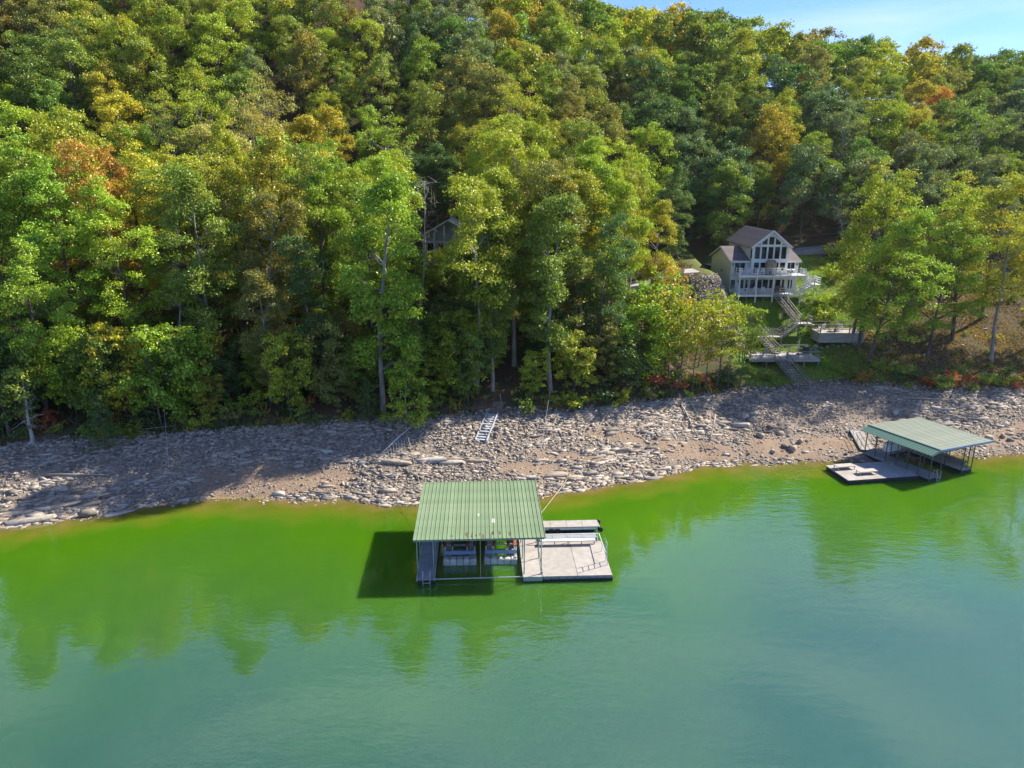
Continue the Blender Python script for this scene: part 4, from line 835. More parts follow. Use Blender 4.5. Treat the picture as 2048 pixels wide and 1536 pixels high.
for i in range(31):
    o = link('roof_panel', pm, DK); o.location = (-.17 + i * .3015, .2, 3.42 + random.uniform(-.004, .004)); o.rotation_euler = (R(.6), 0, 0)
for k in range(16):
    x = random.choice([2.6, 3.6, 3.9, 4.2, 4.5, 4.8, 5.1, 5.4, 5.7, 6.0, 6.6, 7.4]) + random.uniform(-.1, .1); y = .55 + random.uniform(0, .5); a, c = random.uniform(.06, .14), random.uniform(.12, .5)
    n = 7; ring = [(x + math.cos(q * .9) * a * random.uniform(.6, 1.1), y + math.sin(q * .9) * c * random.uniform(.6, 1.1)) for q in range(n)]
    MB().add([(p[0], p[1], 3.438 + (p[1] - .2) * .0105) for p in ring], [tuple(range(n))]).obj('rust_stain', M['stain'], DK)
for x, y, a, c in ((5.42, 2.55, .21, .62), (4.35, 3.75, .14, .26), (4.4, 3.6, .06, .3)): MB().add([(x, y, 3.447 + (y - .2) * .0105), (x + a, y, 3.447 + (y - .2) * .0105), (x + a, y + c, 3.447 + (y + c - .2) * .0105), (x, y + c, 3.447 + (y + c - .2) * .0105)], [(0, 1, 2, 3)]).obj('roof_patch', M['patch'], DK)
for y in (.35, 3.5, 6.7, 9.7): MB().bx(-.12, 9.12, y - .04, y + .04, 3.24, 3.40).obj('roof_beam', M['steel'], DK)
for x in (-.1, 9.05): MB().bx(x - .03, x + .03, .25, 9.85, 3.22, 3.39).obj('eave_beam', M['steel'], DK)
pmesh = MB().tube([(0, 0, 0), (0, 0, 2.88)], .042, 8).mesh('post', M['steel'], True)
for x in (.07, 1.22):
    for y in (.4, 2.6, 5.0, 7.4, 9.6): o = link('post', pmesh, DK); o.location = (x, y, .38)
for x in (7.68, 8.9):
    for y in (.4, 2.6, 5.0, 7.4, 9.6): o = link('post', pmesh, DK); o.location = (x, y, .38)
MB().tube([(4.55, .5, .15), (4.55, .5, 3.3)], .02, 6).obj('centre_pole', M['steel'], DK)
MB().tube([(1.2, .35, .22), (7.7, .35, .25)], .045, 8).obj('spacer_pipe', M['galv'], DK)
for y in (2.6, 5.0, 7.4):
    for x in (.07, 1.22): MB().beam((x, y, 2.7), (x, y + .6, 3.26), .05, .05).obj('brace', M['steel'], DK)
def deck(parent, x0, x1, y0, y1, m, zt=.45, th=.1, board=None, nm='deck'):
    """a deck slab with boards as real pieces where they are wide enough"""
    k = max(1, round((y1 - y0) / (board or 99))); st = (y1 - y0) / k
    for i in range(k): MB().bx(x0, x1, y0 + i * st + (.008 if k > 1 else 0), y0 + (i + 1) * st - (.008 if k > 1 else 0), zt - th, zt + random.uniform(-.004, .004)).obj(nm, m, parent)
deck(DK, 0, 1.28, 0, 9.8, M['greydeck'], board=1.22, nm='walkway_panel'); deck(DK, 7.62, 8.96, 0, 9.8, M['concrete'], board=1.22, nm='walkway_panel'); deck(DK, 1.28, 7.62, 8.5, 9.8, M['greydeck'], nm='rear_walkway')
def floats(parent, x0, x1, y0, y1, n, m='blackrub', zt=.34, zb=-.35, nm='float'):
    st = (x1 - x0) / n
    fm = MB().box((0, 0, 0), (st * .94, y1 - y0, zt - zb)).box((0, 0, .06), (st * .86, y1 - y0 + .05, .09)).mesh(nm, M[m])
    for i in range(n): o = link(nm, fm, parent); o.location = (x0 + (i + .5) * st, (y0 + y1) / 2, (zt + zb) / 2)
floats(DK, .06, 1.22, .05, 9.7, 2); floats(DK, 7.68, 8.92, .05, 9.7, 2); floats(DK, 1.3, 7.6, 8.6, 9.7, 6)
for x in (0.0, 1.25): MB().bx(x - .02, x + .05, -.02, 9.8, .30, .47).obj('frame_rail', M['galv'], DK)
for x in (7.6, 8.95): MB().bx(x - .03, x + .03, -.02, 9.8, .28, .47).obj('frame_rail', M['steel'], DK)
MB().bx(7.6, 8.98, -.05, -.01, .12, .46).obj('fascia', M['steel'], DK)
# boarding ladder of the left walkway
lad = MB()
for x in (.45, .95): lad.tube([(x, -.12, -.6), (x, -.12, .75), (x, 0, .95), (x, .22, .98), (x, .4, .85), (x, .42, .45)], .025, 6)
for z in (-.4, -.1, .2): lad.tube([(.45, -.12, z), (.95, -.12, z)], .02, 6)
lad.obj('ladder', M['galv'], DK)
# open sun deck on the right: two big panels with a seam, rim of black floats
for x0, x1 in ((9.02, 11.5), (11.53, 14.0)): MB().bx(x0, x1, .0, 5.0, .34, .45).obj('sun_deck_panel', M['concrete'], DK)
MB().bx(9.0, 14.03, .005, 4.99, .20, .335).obj('sun_deck_frame', M['greydeck'], DK)
floats(DK, 9.05, 14.0, -.03, 4.95, 9, zt=.2)
for i in range(10): MB().bx(9.05 + i * .55 - .02, 9.05 + i * .55 + .02, -.075, -.035, -.1, .33).obj('bumper', M['blackrub'], DK)
bn = 'bench'
MB().bx(9.2, 13.5, 4.35, 4.75, .83, .88).obj('bench_seat', M['whitepaint'], DK)
for x in (9.3, 10.3, 11.35, 12.4, 13.4): MB().bx(x - .03, x + .03, 4.5, 4.6, .45, .83).obj('bench_leg', M['galv'], DK)
MB().tube([(8.95, 4.9, 1.15), (13.75, 4.9, 1.15)], .045, 8).obj('back_rail', M['whitepaint'], DK)
for x in (9.5, 11.5, 13.7): MB().tube([(x, 4.9, .45), (x, 4.9, 1.15)], .03, 6).obj('rail_post', M['whitepaint'], DK)
lad = MB()
for y in (1.35, 1.95): lad.tube([(13.86, y, .44), (13.8, y, 2.2), (13.72, y, 2.36)], .026, 6)
for z in (.9, 1.3, 1.7, 2.1): lad.tube([(13.84, 1.35, z), (13.84, 1.95, z)], .022, 6)
lad.obj('swim_ladder', M['galv'], DK)
MB().tube([(13.8, 4.9, 1.15), (13.8, 1.9, 1.2)], .03, 6).obj('side_rail', M['whitepaint'], DK); MB().tube([(13.8, 3.4, .45), (13.8, 3.4, 1.2)], .025, 6).obj('rail_post', M['whitepaint'], DK)
for y in (.35, 4.6): MB().tube([(8.98, y, .44), (8.98, y, .62)], .05, 8).bx(8.9, 9.06, y - .03, y + .03, .60, .65).obj('cleat', M['galv'], DK)
BP = thing('float_step', 'narrow blue-grey floating step behind the sun deck bench', 'dock float', (-6.78, 44.7, 0), R(2.5))
for i in range(4): MB().bx(9.1 + i * 1.18, 9.1 + i * 1.18 + 1.16, 5.75, 6.5, .1, .36).obj('plank', M['blue'] if i == 9 else M['greydeck'], BP)
floats(BP, 9.1, 13.8, 5.8, 6.45, 5, zt=.1)
GP = thing('gangplank', 'white gangplank with black end wheels floating behind the sun deck', 'gangplank', (-6.78, 44.7, 0), R(2.5))
for i in range(4): MB().bx(9.0 + i * 1.3, 9.0 + i * 1.3 + 1.28, 7.2, 8.35, .5, .58).obj('plank', M['concrete'], GP)
for y in (7.22, 8.28): MB().bx(8.9, 14.25, y, y + .06, .3, .497).obj('side_beam', M['whitepaint'], GP)
for y in (7.05, 8.4): MB().tube([(14.3, y, .33), (14.3, y + .16, .33)], .22, 12).obj('wheel', M['blackrub'], GP)
MB().tube([(14.3, 7.1, .33), (14.3, 8.5, .33)], .04, 6).obj('axle', M['galv'], GP)
for x in (10.1, 10.6): MB().bx(x, x + .38, 7.08, 7.2, .05, .42).obj('bracket', M['blackrub'], GP)
floats(GP, 9.2, 13.9, 7.35, 8.2, 5, zt=.3)
# lifts
def lift(label, x, rz):
    L = thing('boat_lift', label, 'boat lift', DK.matrix_basis @ Vector((x, 2.55, 0)), R(2.5) + rz, 'boat lifts in the dock slips')
    for i in range(5): MB().box((-1.0 + i * .5, .28, .12), (.46, .56, .62)).box((-1.0 + i * .5, .28, .45), (.36, .46, .06)).obj('front_float', M['whitefloat'], L)
    for sx in (-1.12, 1.12):
        MB().bx(sx - .09, sx + .09, .1, 5.6, .35, .55).obj('side_beam', M['galv'], L)
        for i in range(4): MB().box((sx * .8, 1.2 + i * 1.3, -.02), (.5, 1.2, .4)).obj('side_float', M['whitefloat'], L)
    MB().bx(-1.2, 1.2, .52, .72, .62, .9).obj('cross_beam', M['blue'], L); MB().bx(-1.2, 1.2, 4.6, 4.8, .62, .9).obj('cross_beam', M['blue'], L)
    for sx in (-1.1, -.55, .55, 1.1):
        MB().bx(sx - .04, sx + .04, .55, .65, .9, 1.25).obj('bunk_post', M['galv'], L)
        MB().beam((sx, .55, 1.25), (sx * .96, 5.2, 1.45), .16, .1).obj('bunk', M['orange'], L)
    for y in (1.6, 2.7, 3.8): MB().bx(-1.1, 1.1, y, y + .08, .75, .85).obj('cross_bar', M['galv'], L)
    return L
lift('boat lift with orange bunks in the dock slip beside the grey walkway', 3.0, 0); lift('boat lift with orange bunks in the dock slip beside the pale walkway', 6.05, R(-2))
# cables that hold the dock
def cable(a, b, sag, r, label, m='rope', n=14):
    a, b = Vector(a), Vector(b); pts = [a.lerp(b, i / n) - Vector((0, 0, sag * 4 * (i / n) * (1 - i / n))) for i in range(n + 1)]
    return tag(MB().tube(pts, r, 5).obj('mooring_cable', M[m], smooth=True), label, 'cable')
dkw = lambda x, y, z: DK.matrix_basis @ Vector((x, y, z))
def gp(px, py, dz=0): return ground_point(px, py) + Vector((0, 0, dz))
cable(dkw(.05, 9.7, 1.2), gp(806, 840, .5), .25, .018, 'pale mooring cable from the dock roof corner to the wood edge')
cable(dkw(8.95, 8.2, .6), gp(1142, 948), .1, .025, 'yellow rope from the dock to the rock ledge')
cable(dkw(8.9, 9.7, 1.8), gp(1102, 785, 1.2), .4, .011, 'long thin cable from the dock to the slim pale trunk', 'galv')
cable(gp(1178, 890, .1), gp(1228, 808, .3), .05, .018, 'short slack cable on the beach below the dark shrubs')
cable(gp(338, 935, .1), gp(330, 800, 3), .0, .02, 'thin cable hanging at the wood edge by the light green maple', 'galv')

# ------------------------------------------------------------------ the far boat dock
O2 = Vector((39.6, 62.5, 0)); A2 = math.atan2(.42, .907)
D2 = thing('boat_dock', 'boat dock on dark posts with pale flat roof and teal roof skirts', 'boat dock', O2, A2)    # local x = across, local y = away from the lake
def skirt_panels(x0, z0, x1, z1, y0, y1, n, m, nm):
    st = (y1 - y0) / n; dx, dz = x1 - x0, z1 - z0
    b = MB(); b.add([(0, .0, 0), (dx, .0, dz), (dx, st, dz), (0, st, 0), (0, .0, -.03), (dx, .0, dz - .03), (dx, st, dz - .03), (0, st, -.03)], [(0, 1, 2, 3), (7, 6, 5, 4), (0, 4, 5, 1), (2, 6, 7, 3), (0, 3, 7, 4), (1, 5, 6, 2)])
    b.add([(0, 0, 0), (dx, 0, dz), (dx, .05, dz), (0, .05, 0), (0, .01, .035), (dx, .01, dz + .035), (dx, .04, dz + .035), (0, .04, .035)], [(4, 5, 6, 7), (0, 1, 5, 4), (3, 7, 6, 2), (0, 4, 7, 3), (1, 2, 6, 5)])
    me = b.mesh(nm, m)
    for i in range(n): o = link(nm, me, D2); o.location = (x0, y0 + i * st, z0)
skirt_panels(.65, 3.3, 8.5, 3.02, -.25, 7.65, 26, M['roofpale'], 'roof_panel'); skirt_panels(-.5, 2.9, .62, 3.29, -.25, 7.65, 26, M['roofteal'], 'skirt_panel'); skirt_panels(8.53, 3.01, 9.6, 2.62, -.25, 7.65, 26, M['roofteal'], 'skirt_panel')
MB().beam((.63, -.3, 3.22), (8.5, -.3, 2.94), .06, .2).obj('fascia', M['blue'], D2); MB().beam((-.5, -.3, 2.84), (.62, -.3, 3.22), .06, .1).obj('fascia', M['roofteal'], D2); MB().beam((8.5, -.3, 2.94), (9.6, -.3, 2.56), .06, .1).obj('fascia', M['roofteal'], D2)
MB().beam((.63, -.25, 3.33), (.63, 7.65, 3.33), .12, .03).obj('ridge_cap', M['roofteal'], D2)
pm2 = MB().tube([(0, 0, -.4), (0, 0, 2.55)], .05, 6).mesh('post', M['darksteel'])
for x, ys_ in ((.1, (.05, 1.2, 2.4, 3.6, 4.8, 6.0, 7.2)), (1.62, (.05, 1.8, 3.6, 5.4, 7.2)), (4.9, (.05, 1.8, 3.6, 5.4)), (5.65, (.05, 7.2)), (6.35, (.05, 2.4, 4.8, 7.2))):
    for y in ys_: o = link('post', pm2, D2); o.location = (x, y, .42)
for y in (.0, 2.4, 4.8, 7.25): MB().bx(-.3, 8.4, y - .03, y + .03, 2.78, 2.92).obj('roof_beam', M['darksteel'], D2)
for y in (.0, 2.4, 4.8, 7.25): MB().bx(.6, .7, y - .03, y + .03, 2.9, 3.2).bx(8.3, 8.4, y - .03, y + .03, 2.9, 2.99).obj('roof_strut', M['darksteel'], D2)
deck(D2, 0, 1.7, 0, 7.4, M['greydeck'], board=1.23, nm='walkway_panel'); deck(D2, 4.9, 6.4, 0, 7.4, M['concrete'], board=1.23, nm='walkway_panel'); deck(D2, 1.7, 4.9, 5.9, 7.4, M['concrete'], nm='rear_walkway')
floats(D2, .05, 1.65, .05, 7.3, 2); floats(D2, 4.95, 6.35, .05, 7.3, 2); floats(D2, 1.75, 4.85, 6.0, 7.3, 3)
MB().bx(6.15, 6.28, .5, 3.6, .75, .95).obj('bench_back', M['wood'], D2); MB().bx(5.75, 6.15, .5, 3.6, .7, .75).obj('bench_seat', M['wood'], D2)
for y in (.6, 2.0, 3.5): MB().bx(5.8, 6.2, y - .03, y + .03, .45, .7).obj('bench_leg', M['darksteel'], D2)
lad = MB()
for x in (1.1, 1.55): lad.tube([(x, -.1, -.5), (x, -.1, .9), (x, .3, 1.0), (x, .35, .45)], .025, 6)
for z in (-.3, 0, .3): lad.tube([(1.1, -.1, z), (1.55, -.1, z)], .02, 6)
lad.obj('ladder', M['galv'], D2)
bxm = thing('dock_box', 'white storage locker standing on the far dock under the roof', 'locker', D2.matrix_basis @ Vector((3.3, 6.6, .45)), A2)
MB().bx(-.9, .9, -.35, .35, 0, .8).obj('cabinet', M['whitepaint'], bxm); MB().bx(-.95, .95, -.4, .4, .8, .86).obj('lid', M['trim'], bxm)
for x in (-.45, .45): MB().bx(x - .38, x + .38, -.375, -.352, .08, .72).obj('door_panel', M['trim'], bxm)
whl = thing('winch', 'dark winch wheel on the pale walkway of the far dock', 'winch', D2.matrix_basis @ Vector((5.3, 5.0, .45)), A2)
MB().tube([(-.05, 0, .55), (.05, 0, .55)], .28, 12).obj('drum', M['darksteel'], whl); MB().bx(-.1, .1, -.06, .06, 0, .5).obj('stand', M['darksteel'], whl)
PLT = thing('swim_platform', 'open floating platform tied beside the far dock', 'float', (31.76, 61.99, 0), R(9))
for i in range(4): MB().bx(i * 1.83 + .01, (i + 1) * 1.83 - .01, 0, 3.75, .36, .45).obj('panel', M['concrete'] if i < 2 else M['greydeck'], PLT)  # grey panels toward the dock carry its roof's shadow as colour
floats(PLT, .03, 7.28, .03, 3.7, 8, zt=.35)
MB().bx(-.03, 7.35, -.06, -.02, .22, .44).obj('rim', M['blackrub'], PLT)
def table(label, x, y, w_, d_):
    t = thing('dock_table', label, 'table', PLT.matrix_basis @ Vector((x, y, .452)), R(9))
    MB().bx(-w_ / 2, w_ / 2, -d_ / 2, d_ / 2, .30, .35).obj('table_top', M['concrete'], t)
    for a in (-1, 1):
        for c in (-1, 1): MB().bx(a * (w_ / 2 - .08) - .03, a * (w_ / 2 - .08) + .03, c * (d_ / 2 - .06) - .03, c * (d_ / 2 - .06) + .03, 0, .30).obj('leg', M['galv'], t)
table('low white bench table on the platform corner toward the shore', 1.35, 2.75, 1.9, .75); table('low white bench table in the middle of the platform', 2.7, 1.25, 1.9, .7)
a, c = gp(1712, 866, .25), D2.matrix_basis @ Vector((.9, 7.5, .5))
GW = thing('shore_ramp', 'long pale ramp with dark side beams from the beach to the far dock', 'ramp', (0, 0, 0))
for i in range(6): MB().beam(a.lerp(c, i / 6), a.lerp(c, (i + .97) / 6), 1.3, .06).obj('plank', M['concrete'], GW)
for s in (-1, 1):
    o_ = (c - a).cross(Vector((0, 0, 1))).normalized() * .7 * s; MB().beam(a + o_ - Vector((0, 0, .12)), c + o_ - Vector((0, 0, .12)), .08, .32).obj('side_beam', M['darksteel'] if s > 0 else M['wood'], GW)
    rail_run(GW, [a + o_, c + o_], .9, M['galv'], .02, 1, 1.8)

# ------------------------------------------------------------------ the white house with its two decks
HO = Vector((33.2, 108.3, 11.3))
HS = thing('house', 'white and cream lake house with glass gable front and two white decks', 'house', HO)
def window(parent, x0, x1, z0, z1, y, fr=.07, m='trim', nm='window', dep=.05, mull=0, rail=False):
    """frame standing proud of the wall, glass set back in it; y is the outer wall face, outside is -y"""
    b = MB(); b.bx(x0 - fr, x0, y - dep, y + .02, z0 - fr, z1 + fr).bx(x1, x1 + fr, y - dep, y + .02, z0 - fr, z1 + fr).bx(x0, x1, y - dep, y + .02, z1, z1 + fr).bx(x0, x1, y - dep, y + .02, z0 - fr, z0)
    for k in range(mull): xm = x0 + (x1 - x0) * (k + 1) / (mull + 1); b.bx(xm - .025, xm + .025, y - dep, y + .02, z0, z1)
    if rail: zm = (z0 + z1) / 2; b.bx(x0, x1, y - dep + .005, y + .02, zm - .025, zm + .025)
    w_ = b.obj(nm, M[m], parent); MB().bx(x0, x1, y - .018, y - .012, z0, z1).obj('pane', M['glass'], w_); return w_
MB().prism([(0, -2.4), (11, -2.4), (11, 4.38), (5.5, 6.25), (0, 4.7)], 'x', 0, 10.1).obj('wall', M['siding'], HS)
for i in range(13):                                                     # lap siding courses of the cream side wall
    MB().bx(-.022, -.002, .02, 10.98, -1.2 + i * .42, -1.2 + i * .42 + .40).obj('siding_board', M['siding'], HS)
MB().bx(-.03, 10.13, -.04, -.003, -.6, 4.62).obj('front_wall', M['sidingw'], HS)
def roof_slab(parent, a, b, c, d, th, m, nm='roof'):
    a, b, c, d = map(Vector, (a, b, c, d)); n = (b - a).cross(d - a).normalized() * th
    if n.z < 0: n = -n
    return MB().add([a, b, c, d, a + n, b + n, c + n, d + n], [(0, 3, 2, 1), (4, 5, 6, 7), (0, 1, 5, 4), (1, 2, 6, 5), (2, 3, 7, 6), (3, 0, 4, 7)]).obj(nm, m, parent)
def roof_with_courses(parent, a, b, c, d, th, n, nm='roof'):
    """a slab and overlapping shingle courses; a-b is the eave, d-c the ridge"""
    o = roof_slab(parent, a, b, c, d, th, M['shingle'], nm); a, b, c, d = map(Vector, (a, b, c, d)); nn = (b - a).cross(d - a).normalized(); nn = nn if nn.z > 0 else -nn
    for i in range(n):
        t0, t1 = i / n, (i + 1.02) / n; p = [a.lerp(d, t0) + nn * (th + .018), b.lerp(c, t0) + nn * (th + .018), b.lerp(c, min(1, t1)) + nn * (th + .002), a.lerp(d, min(1, t1)) + nn * (th + .002)]
        MB().add(p + [q - nn * .014 for q in p], [(0, 1, 2, 3), (7, 6, 5, 4), (0, 4, 5, 1), (1, 5, 6, 2), (2, 6, 7, 3), (3, 7, 4, 0)]).obj('shingle_course', M['shingle'], o)
    return o
roof_with_courses(HS, (-.3, -.45, 4.58), (10.4, -.45, 4.58), (10.4, 5.5, 6.3), (-.3, 5.5, 6.3), .14, 12)
roof_with_courses(HS, (-.3, 11.4, 4.26), (10.4, 11.4, 4.26), (10.4, 5.5, 6.3), (-.3, 5.5, 6.3), .14, 12)
MB().bx(-.3, 2.66, -.5, -.46, 4.5, 4.74).obj('eave_trim', M['trim'], HS); MB().bx(8.05, 10.4, -.5, -.46, 4.5, 4.74).obj('eave_trim', M['trim'], HS)
for y0, z0, y1, z1 in ((-.45, 4.6, 5.5, 6.32), (11.4, 4.28, 5.5, 6.32)): MB().beam((-.33, y0, z0), (-.33, y1, z1), .05, .2).obj('verge_board', M['trim'], HS)
PW = MB().prism([(2.7, 2.85), (8.0, 2.85), (8.0, 7.0), (5.35, 9.05), (2.7, 7.0)], 'y', -1.0, 11.3).obj('gable_block', M['sidingw'], HS)
roof_with_courses(HS, (2.35, -1.55, 6.72), (2.35, 11.6, 6.72), (5.35, 11.6, 9.12), (5.35, -1.55, 9.12), .13, 11)
roof_with_courses(HS, (8.35, -1.55, 6.72), (8.35, 11.6, 6.72), (5.35, 11.6, 9.12), (5.35, -1.55, 9.12), .13, 11)
for sx in (-1, 1): MB().beam((5.35 + sx * 3.02, -1.58, 6.72), (5.35, -1.58, 9.18), .06, .26).obj('verge_board', M['trim'], HS)
MB().prism([(2.62, 2.87), (8.08, 2.87), (8.08, 6.95), (5.35, 9.06), (2.62, 6.95)], 'y', -1.05, -1.003).obj('gable_front', M['trim'], HS)
gw = [2.95 + i * .98 for i in range(5)]
for i, x in enumerate(gw):
    window(HS, x + .06, x + .80, 5.1, 6.85, -1.05); window(HS, x + .06, x + .80, 3.0, 4.55, -1.05, rail=True)
    xa, xb = x + .08, x + .80; top = lambda q: 8.72 - .79 * abs(q - 5.35) - .12
    za, zb = top(xa), top(xb)
    if i == 2: poly = [(xa, 7.2), (xb, 7.2), (xb, 8.3), (xa, 8.3)]
    elif i == 0: poly = [(xa + .22, 7.2), (xb, 7.2), (xb, max(7.3, zb))]
    elif i == 4: poly = [(xa, 7.2), (xb - .22, 7.2), (xa, max(7.3, za))]
    else: poly = [(xa, 7.2), (xb, 7.2), (xb, zb), (xa, za)]
    g_ = MB().prism(poly, 'y', -1.075, -1.055).obj('gable_pane', M['glass'], HS)
MB().bx(2.66, 2.695, -.9, -.15, 5.1, 6.85).obj('side_pane', M['glass'], HS)
window(HS, .5, 2.0, 2.95, 4.4, -.04, mull=1, nm='sliding_door'); window(HS, 8.35, 9.5, 2.95, 4.4, -.04, mull=1, nm='sliding_door')
for x0, x1, z0 in ((.05, .72, .45), (1.54, 2.03, .45), (2.3, 2.65, .05), (3.04, 3.76, .45), (4.05, 4.77, .45), (4.97, 5.74, .45), (5.94, 6.42, .45), (6.85, 7.63, .05), (7.87, 8.2, .45), (8.74, 9.41, .45)):
    window(HS, x0, x1, z0, 1.85, -.04, nm='door' if z0 < .2 else 'window')
for x, z in ((.2, 4.15), (9.85, 4.15), (1.2, 1.6)): MB().bx(x - .07, x + .07, -.18, -.045, z - .13, z + .13).obj('wall_lamp', M['darksteel'], HS)
for y in (4.3, 4.7): MB().bx(-.12, -.025, y, y + .2, 2.6, 2.85).obj('wall_vent', M['darksteel'], HS)
# decks
for i in range(16): MB().bx(.3 + i * .625, .3 + i * .625 + .61, -2.8, -.05, 2.78, 2.85).obj('deck_board', M['whitepaint'], HS)
MB().bx(.28, 10.32, -2.86, -2.8, 2.55, 2.86).obj('deck_fascia', M['trim'], HS)
for i in range(14): MB().bx(.3 + i * .61, .3 + i * .61 + .595, -2.8, -.05, -.07, 0).obj('deck_board', M['whitepaint'], HS)
MB().bx(.28, 8.86, -2.86, -2.8, -.3, .01).obj('deck_fascia', M['trim'], HS)
for x in (.53, 3.04, 5.56, 7.98): MB().bx(x - .08, x + .08, -2.98, -2.86, -2.3, 3.85).obj('deck_post', M['trim'], HS)
for x in (1.8, 4.3, 6.8): MB().bx(x - .06, x + .06, -2.7, -2.58, -2.3, -.07).obj('deck_post', M['wood'], HS)
rail_run(HS, [(.35, -.1, 2.85), (.35, -2.75, 2.85), (10.25, -2.75, 2.85)], .95, M['trim'], .035, 2, 1.25)
rail_run(HS, [(.35, -.1, 0), (.35, -2.75, 0), (5.75, -2.75, 0)], .9, M['trim'], .035, 2, 1.35); rail_run(HS, [(6.65, -2.75, 0), (8.8, -2.75, 0)], .9, M['trim'], .035, 2, 1.1)
MB().bx(4.6, 6.0, -2.3, -1.5, 2.86, 4.75).bx(4.75, 5.85, -2.25, -1.55, 4.75, 5.0).obj('fireplace', M['stone'], HS)['label'] = 'outdoor fireplace of rough brown stone'
MB().bx(4.95, 5.65, -2.33, -2.305, 2.95, 3.5).obj('firebox', M['blackrub'], HS)
# outside stair from the upper deck to the lower one
flight(HS, (10.3, -1.2, 2.82), (11.55, -1.2, 1.55), 1.0, M['trim'], mt=M['whitepaint'])
MB().bx(11.5, 12.5, -3.1, -.7, 1.44, 1.52).obj('landing', M['whitepaint'], HS)
rail_run(HS, [(11.55, -.72, 1.52), (12.46, -.72, 1.52), (12.46, -3.05, 1.52), (11.6, -3.05, 1.52)], .95, M['trim'], .04, 2, 1.2)
flight(HS, (11.5, -2.55, 1.5), (8.95, -2.55, .05), 1.0, M['trim'], mt=M['whitepaint'])
for x, y in ((11.55, -3.05), (12.45, -3.05), (12.45, -.75), (11.55, -.75), (10.3, -2.7), (9.6, -3.0)): MB().bx(x - .07, x + .07, y - .07, y + .07, -2.6, 1.44 if x > 11 else 2.75 if x > 10 else .2).obj('stair_post', M['trim'], HS)
# furniture on the decks
def chair(loc, rz, label, group, m='whitepaint', cat='chair', sc=1.0):
    c = thing('deck_chair', label, cat, loc, rz, group); c.scale = (sc,) * 3
    MB().bx(-.28, .28, -.3, .28, .36, .42).obj('seat', M[m], c)
    MB().beam((0, .26, .38), (0, .46, 1.0), .54, .05).obj('backrest', M[m], c)
    for sx in (-.3, .3): MB().bx(sx - .04, sx + .04, -.34, .3, .58, .62).obj('armrest', M[m], c)
    for sx in (-.3, .3):
        for sy in (-.3, .26): MB().bx(sx - .03, sx + .03, sy - .03, sy + .03, 0, .58).obj('leg', M[m], c)
    return c
for x, rz in ((1.1, 2.6), (2.3, 3.4)): chair(HO + Vector((x, -1.5, 2.85)), rz, 'white chair on the upper deck outside the sliding door', 'chairs by the upper sliding door')
for x, rz in ((4.0, 3.2), (6.5, 2.9), (7.2, 3.4)): chair(HO + Vector((x, -1.9, 2.85)), rz, 'white chair on the upper deck near the stone fireplace', 'chairs round the upper fireplace')
for x, rz in ((3.3, 3.0), (4.4, 3.2)): chair(HO + Vector((x, -1.5, 0)), rz, 'white chair on the lower deck against the windows', 'chairs on the lower deck')
t = thing('patio_table', 'white table on the upper deck near the stair head', 'table', HO + Vector((8.4, -1.7, 2.85)))
MB().bx(-.6, .6, -.4, .4, .68, .73).obj('table_top', M['whitepaint'], t)
for sx in (-.52, .52):
    for sy in (-.33, .33): MB().bx(sx - .03, sx + .03, sy - .03, sy + .03, 0, .68).obj('leg', M['whitepaint'], t)
t = thing('storage_bench', 'brown bench with red cushion on the lower deck', 'bench', HO + Vector((7.5, -.7, 0)))
MB().bx(-.7, .7, -.3, .3, .3, .4).obj('seat', M['wood'], t); MB().bx(-.66, .66, -.28, .28, .4, .5).obj('cushion', M['red'], t); MB().bx(-.7, .7, .3, .36, .3, .9).obj('backrest', M['wood'], t)
for sx in (-.6, .6): MB().bx(sx - .05, sx + .05, -.28, .28, 0, .3).obj('leg', M['wood'], t)

# ------------------------------------------------------------------ stairs and decks down the slope
ST = thing('hillside_staircase', 'weathered zigzag timber staircase from the white house down to the beach', 'staircase', (0, 0, 0))
B_ = Vector((41.3, 99.8, 8.2)); Cp = Vector((37.7, 98.1, 6.6)); C_ = Vector((34.7, 98.1, 6.6)); LD = 4.9
A_ = HO + Vector((6.2, -2.85, -.02))
flight(ST, A_, B_ + Vector((-.4, .5, 0)), 1.0, M['wood'])
MB().bx(40.5, 42.5, 98.9, 100.3, 8.08, 8.18).obj('landing', M['wooddeck'], ST)
rail_run(ST, [(42.45, 100.25, 8.18), (42.45, 98.95, 8.18), (41.7, 98.95, 8.18)], .95, M['wood'], .045, 1, 1.2)
flight(ST, (40.5, 99.3, 8.15), (37.8, 98.1, 6.62), 1.0, M['wood'])
MB().bx(34.0, 37.9, 97.5, 98.7, 6.5, 6.6).obj('landing', M['wooddeck'], ST)
rail_run(ST, [(37.6, 98.65, 6.6), (34.05, 98.65, 6.6), (34.05, 97.55, 6.6)], .95, M['wood'], .045, 1, 1.3); rail_run(ST, [(35.4, 97.55, 6.6), (37.6, 97.55, 6.6)], .95, M['wood'], .045, 1, 1.2)
flight(ST, (34.7, 97.5, 6.58), (36.2, 94.4, LD + .02), 1.0, M['wood'])
S0 = Vector((35.6, 91.45, LD - .02)); S1 = ground_point(1607, 779); flight(ST, S0, S1 + Vector((0, 0, .1)), 1.5, M['wood'])
for x, y, zt in ((40.6, 99, 8.1), (42.4, 99, 8.1), (40.6, 100.2, 8.1), (42.4, 100.2, 8.1), (34.1, 97.6, 6.5), (34.1, 98.6, 6.5), (37.8, 97.6, 6.5), (37.8, 98.6, 6.5), (39.4, 102.4, 9.6), (40.2, 102.6, 9.6)): z0 = gz(x, y) - .4; MB().bx(x - .07, x + .07, y - .07, y + .07, z0, zt).obj('support_post', M['wood'], ST)
LDK = thing('lower_deck', 'weathered timber deck halfway down the slope above the beach stairs', 'deck', (31.4, 91.5, LD))
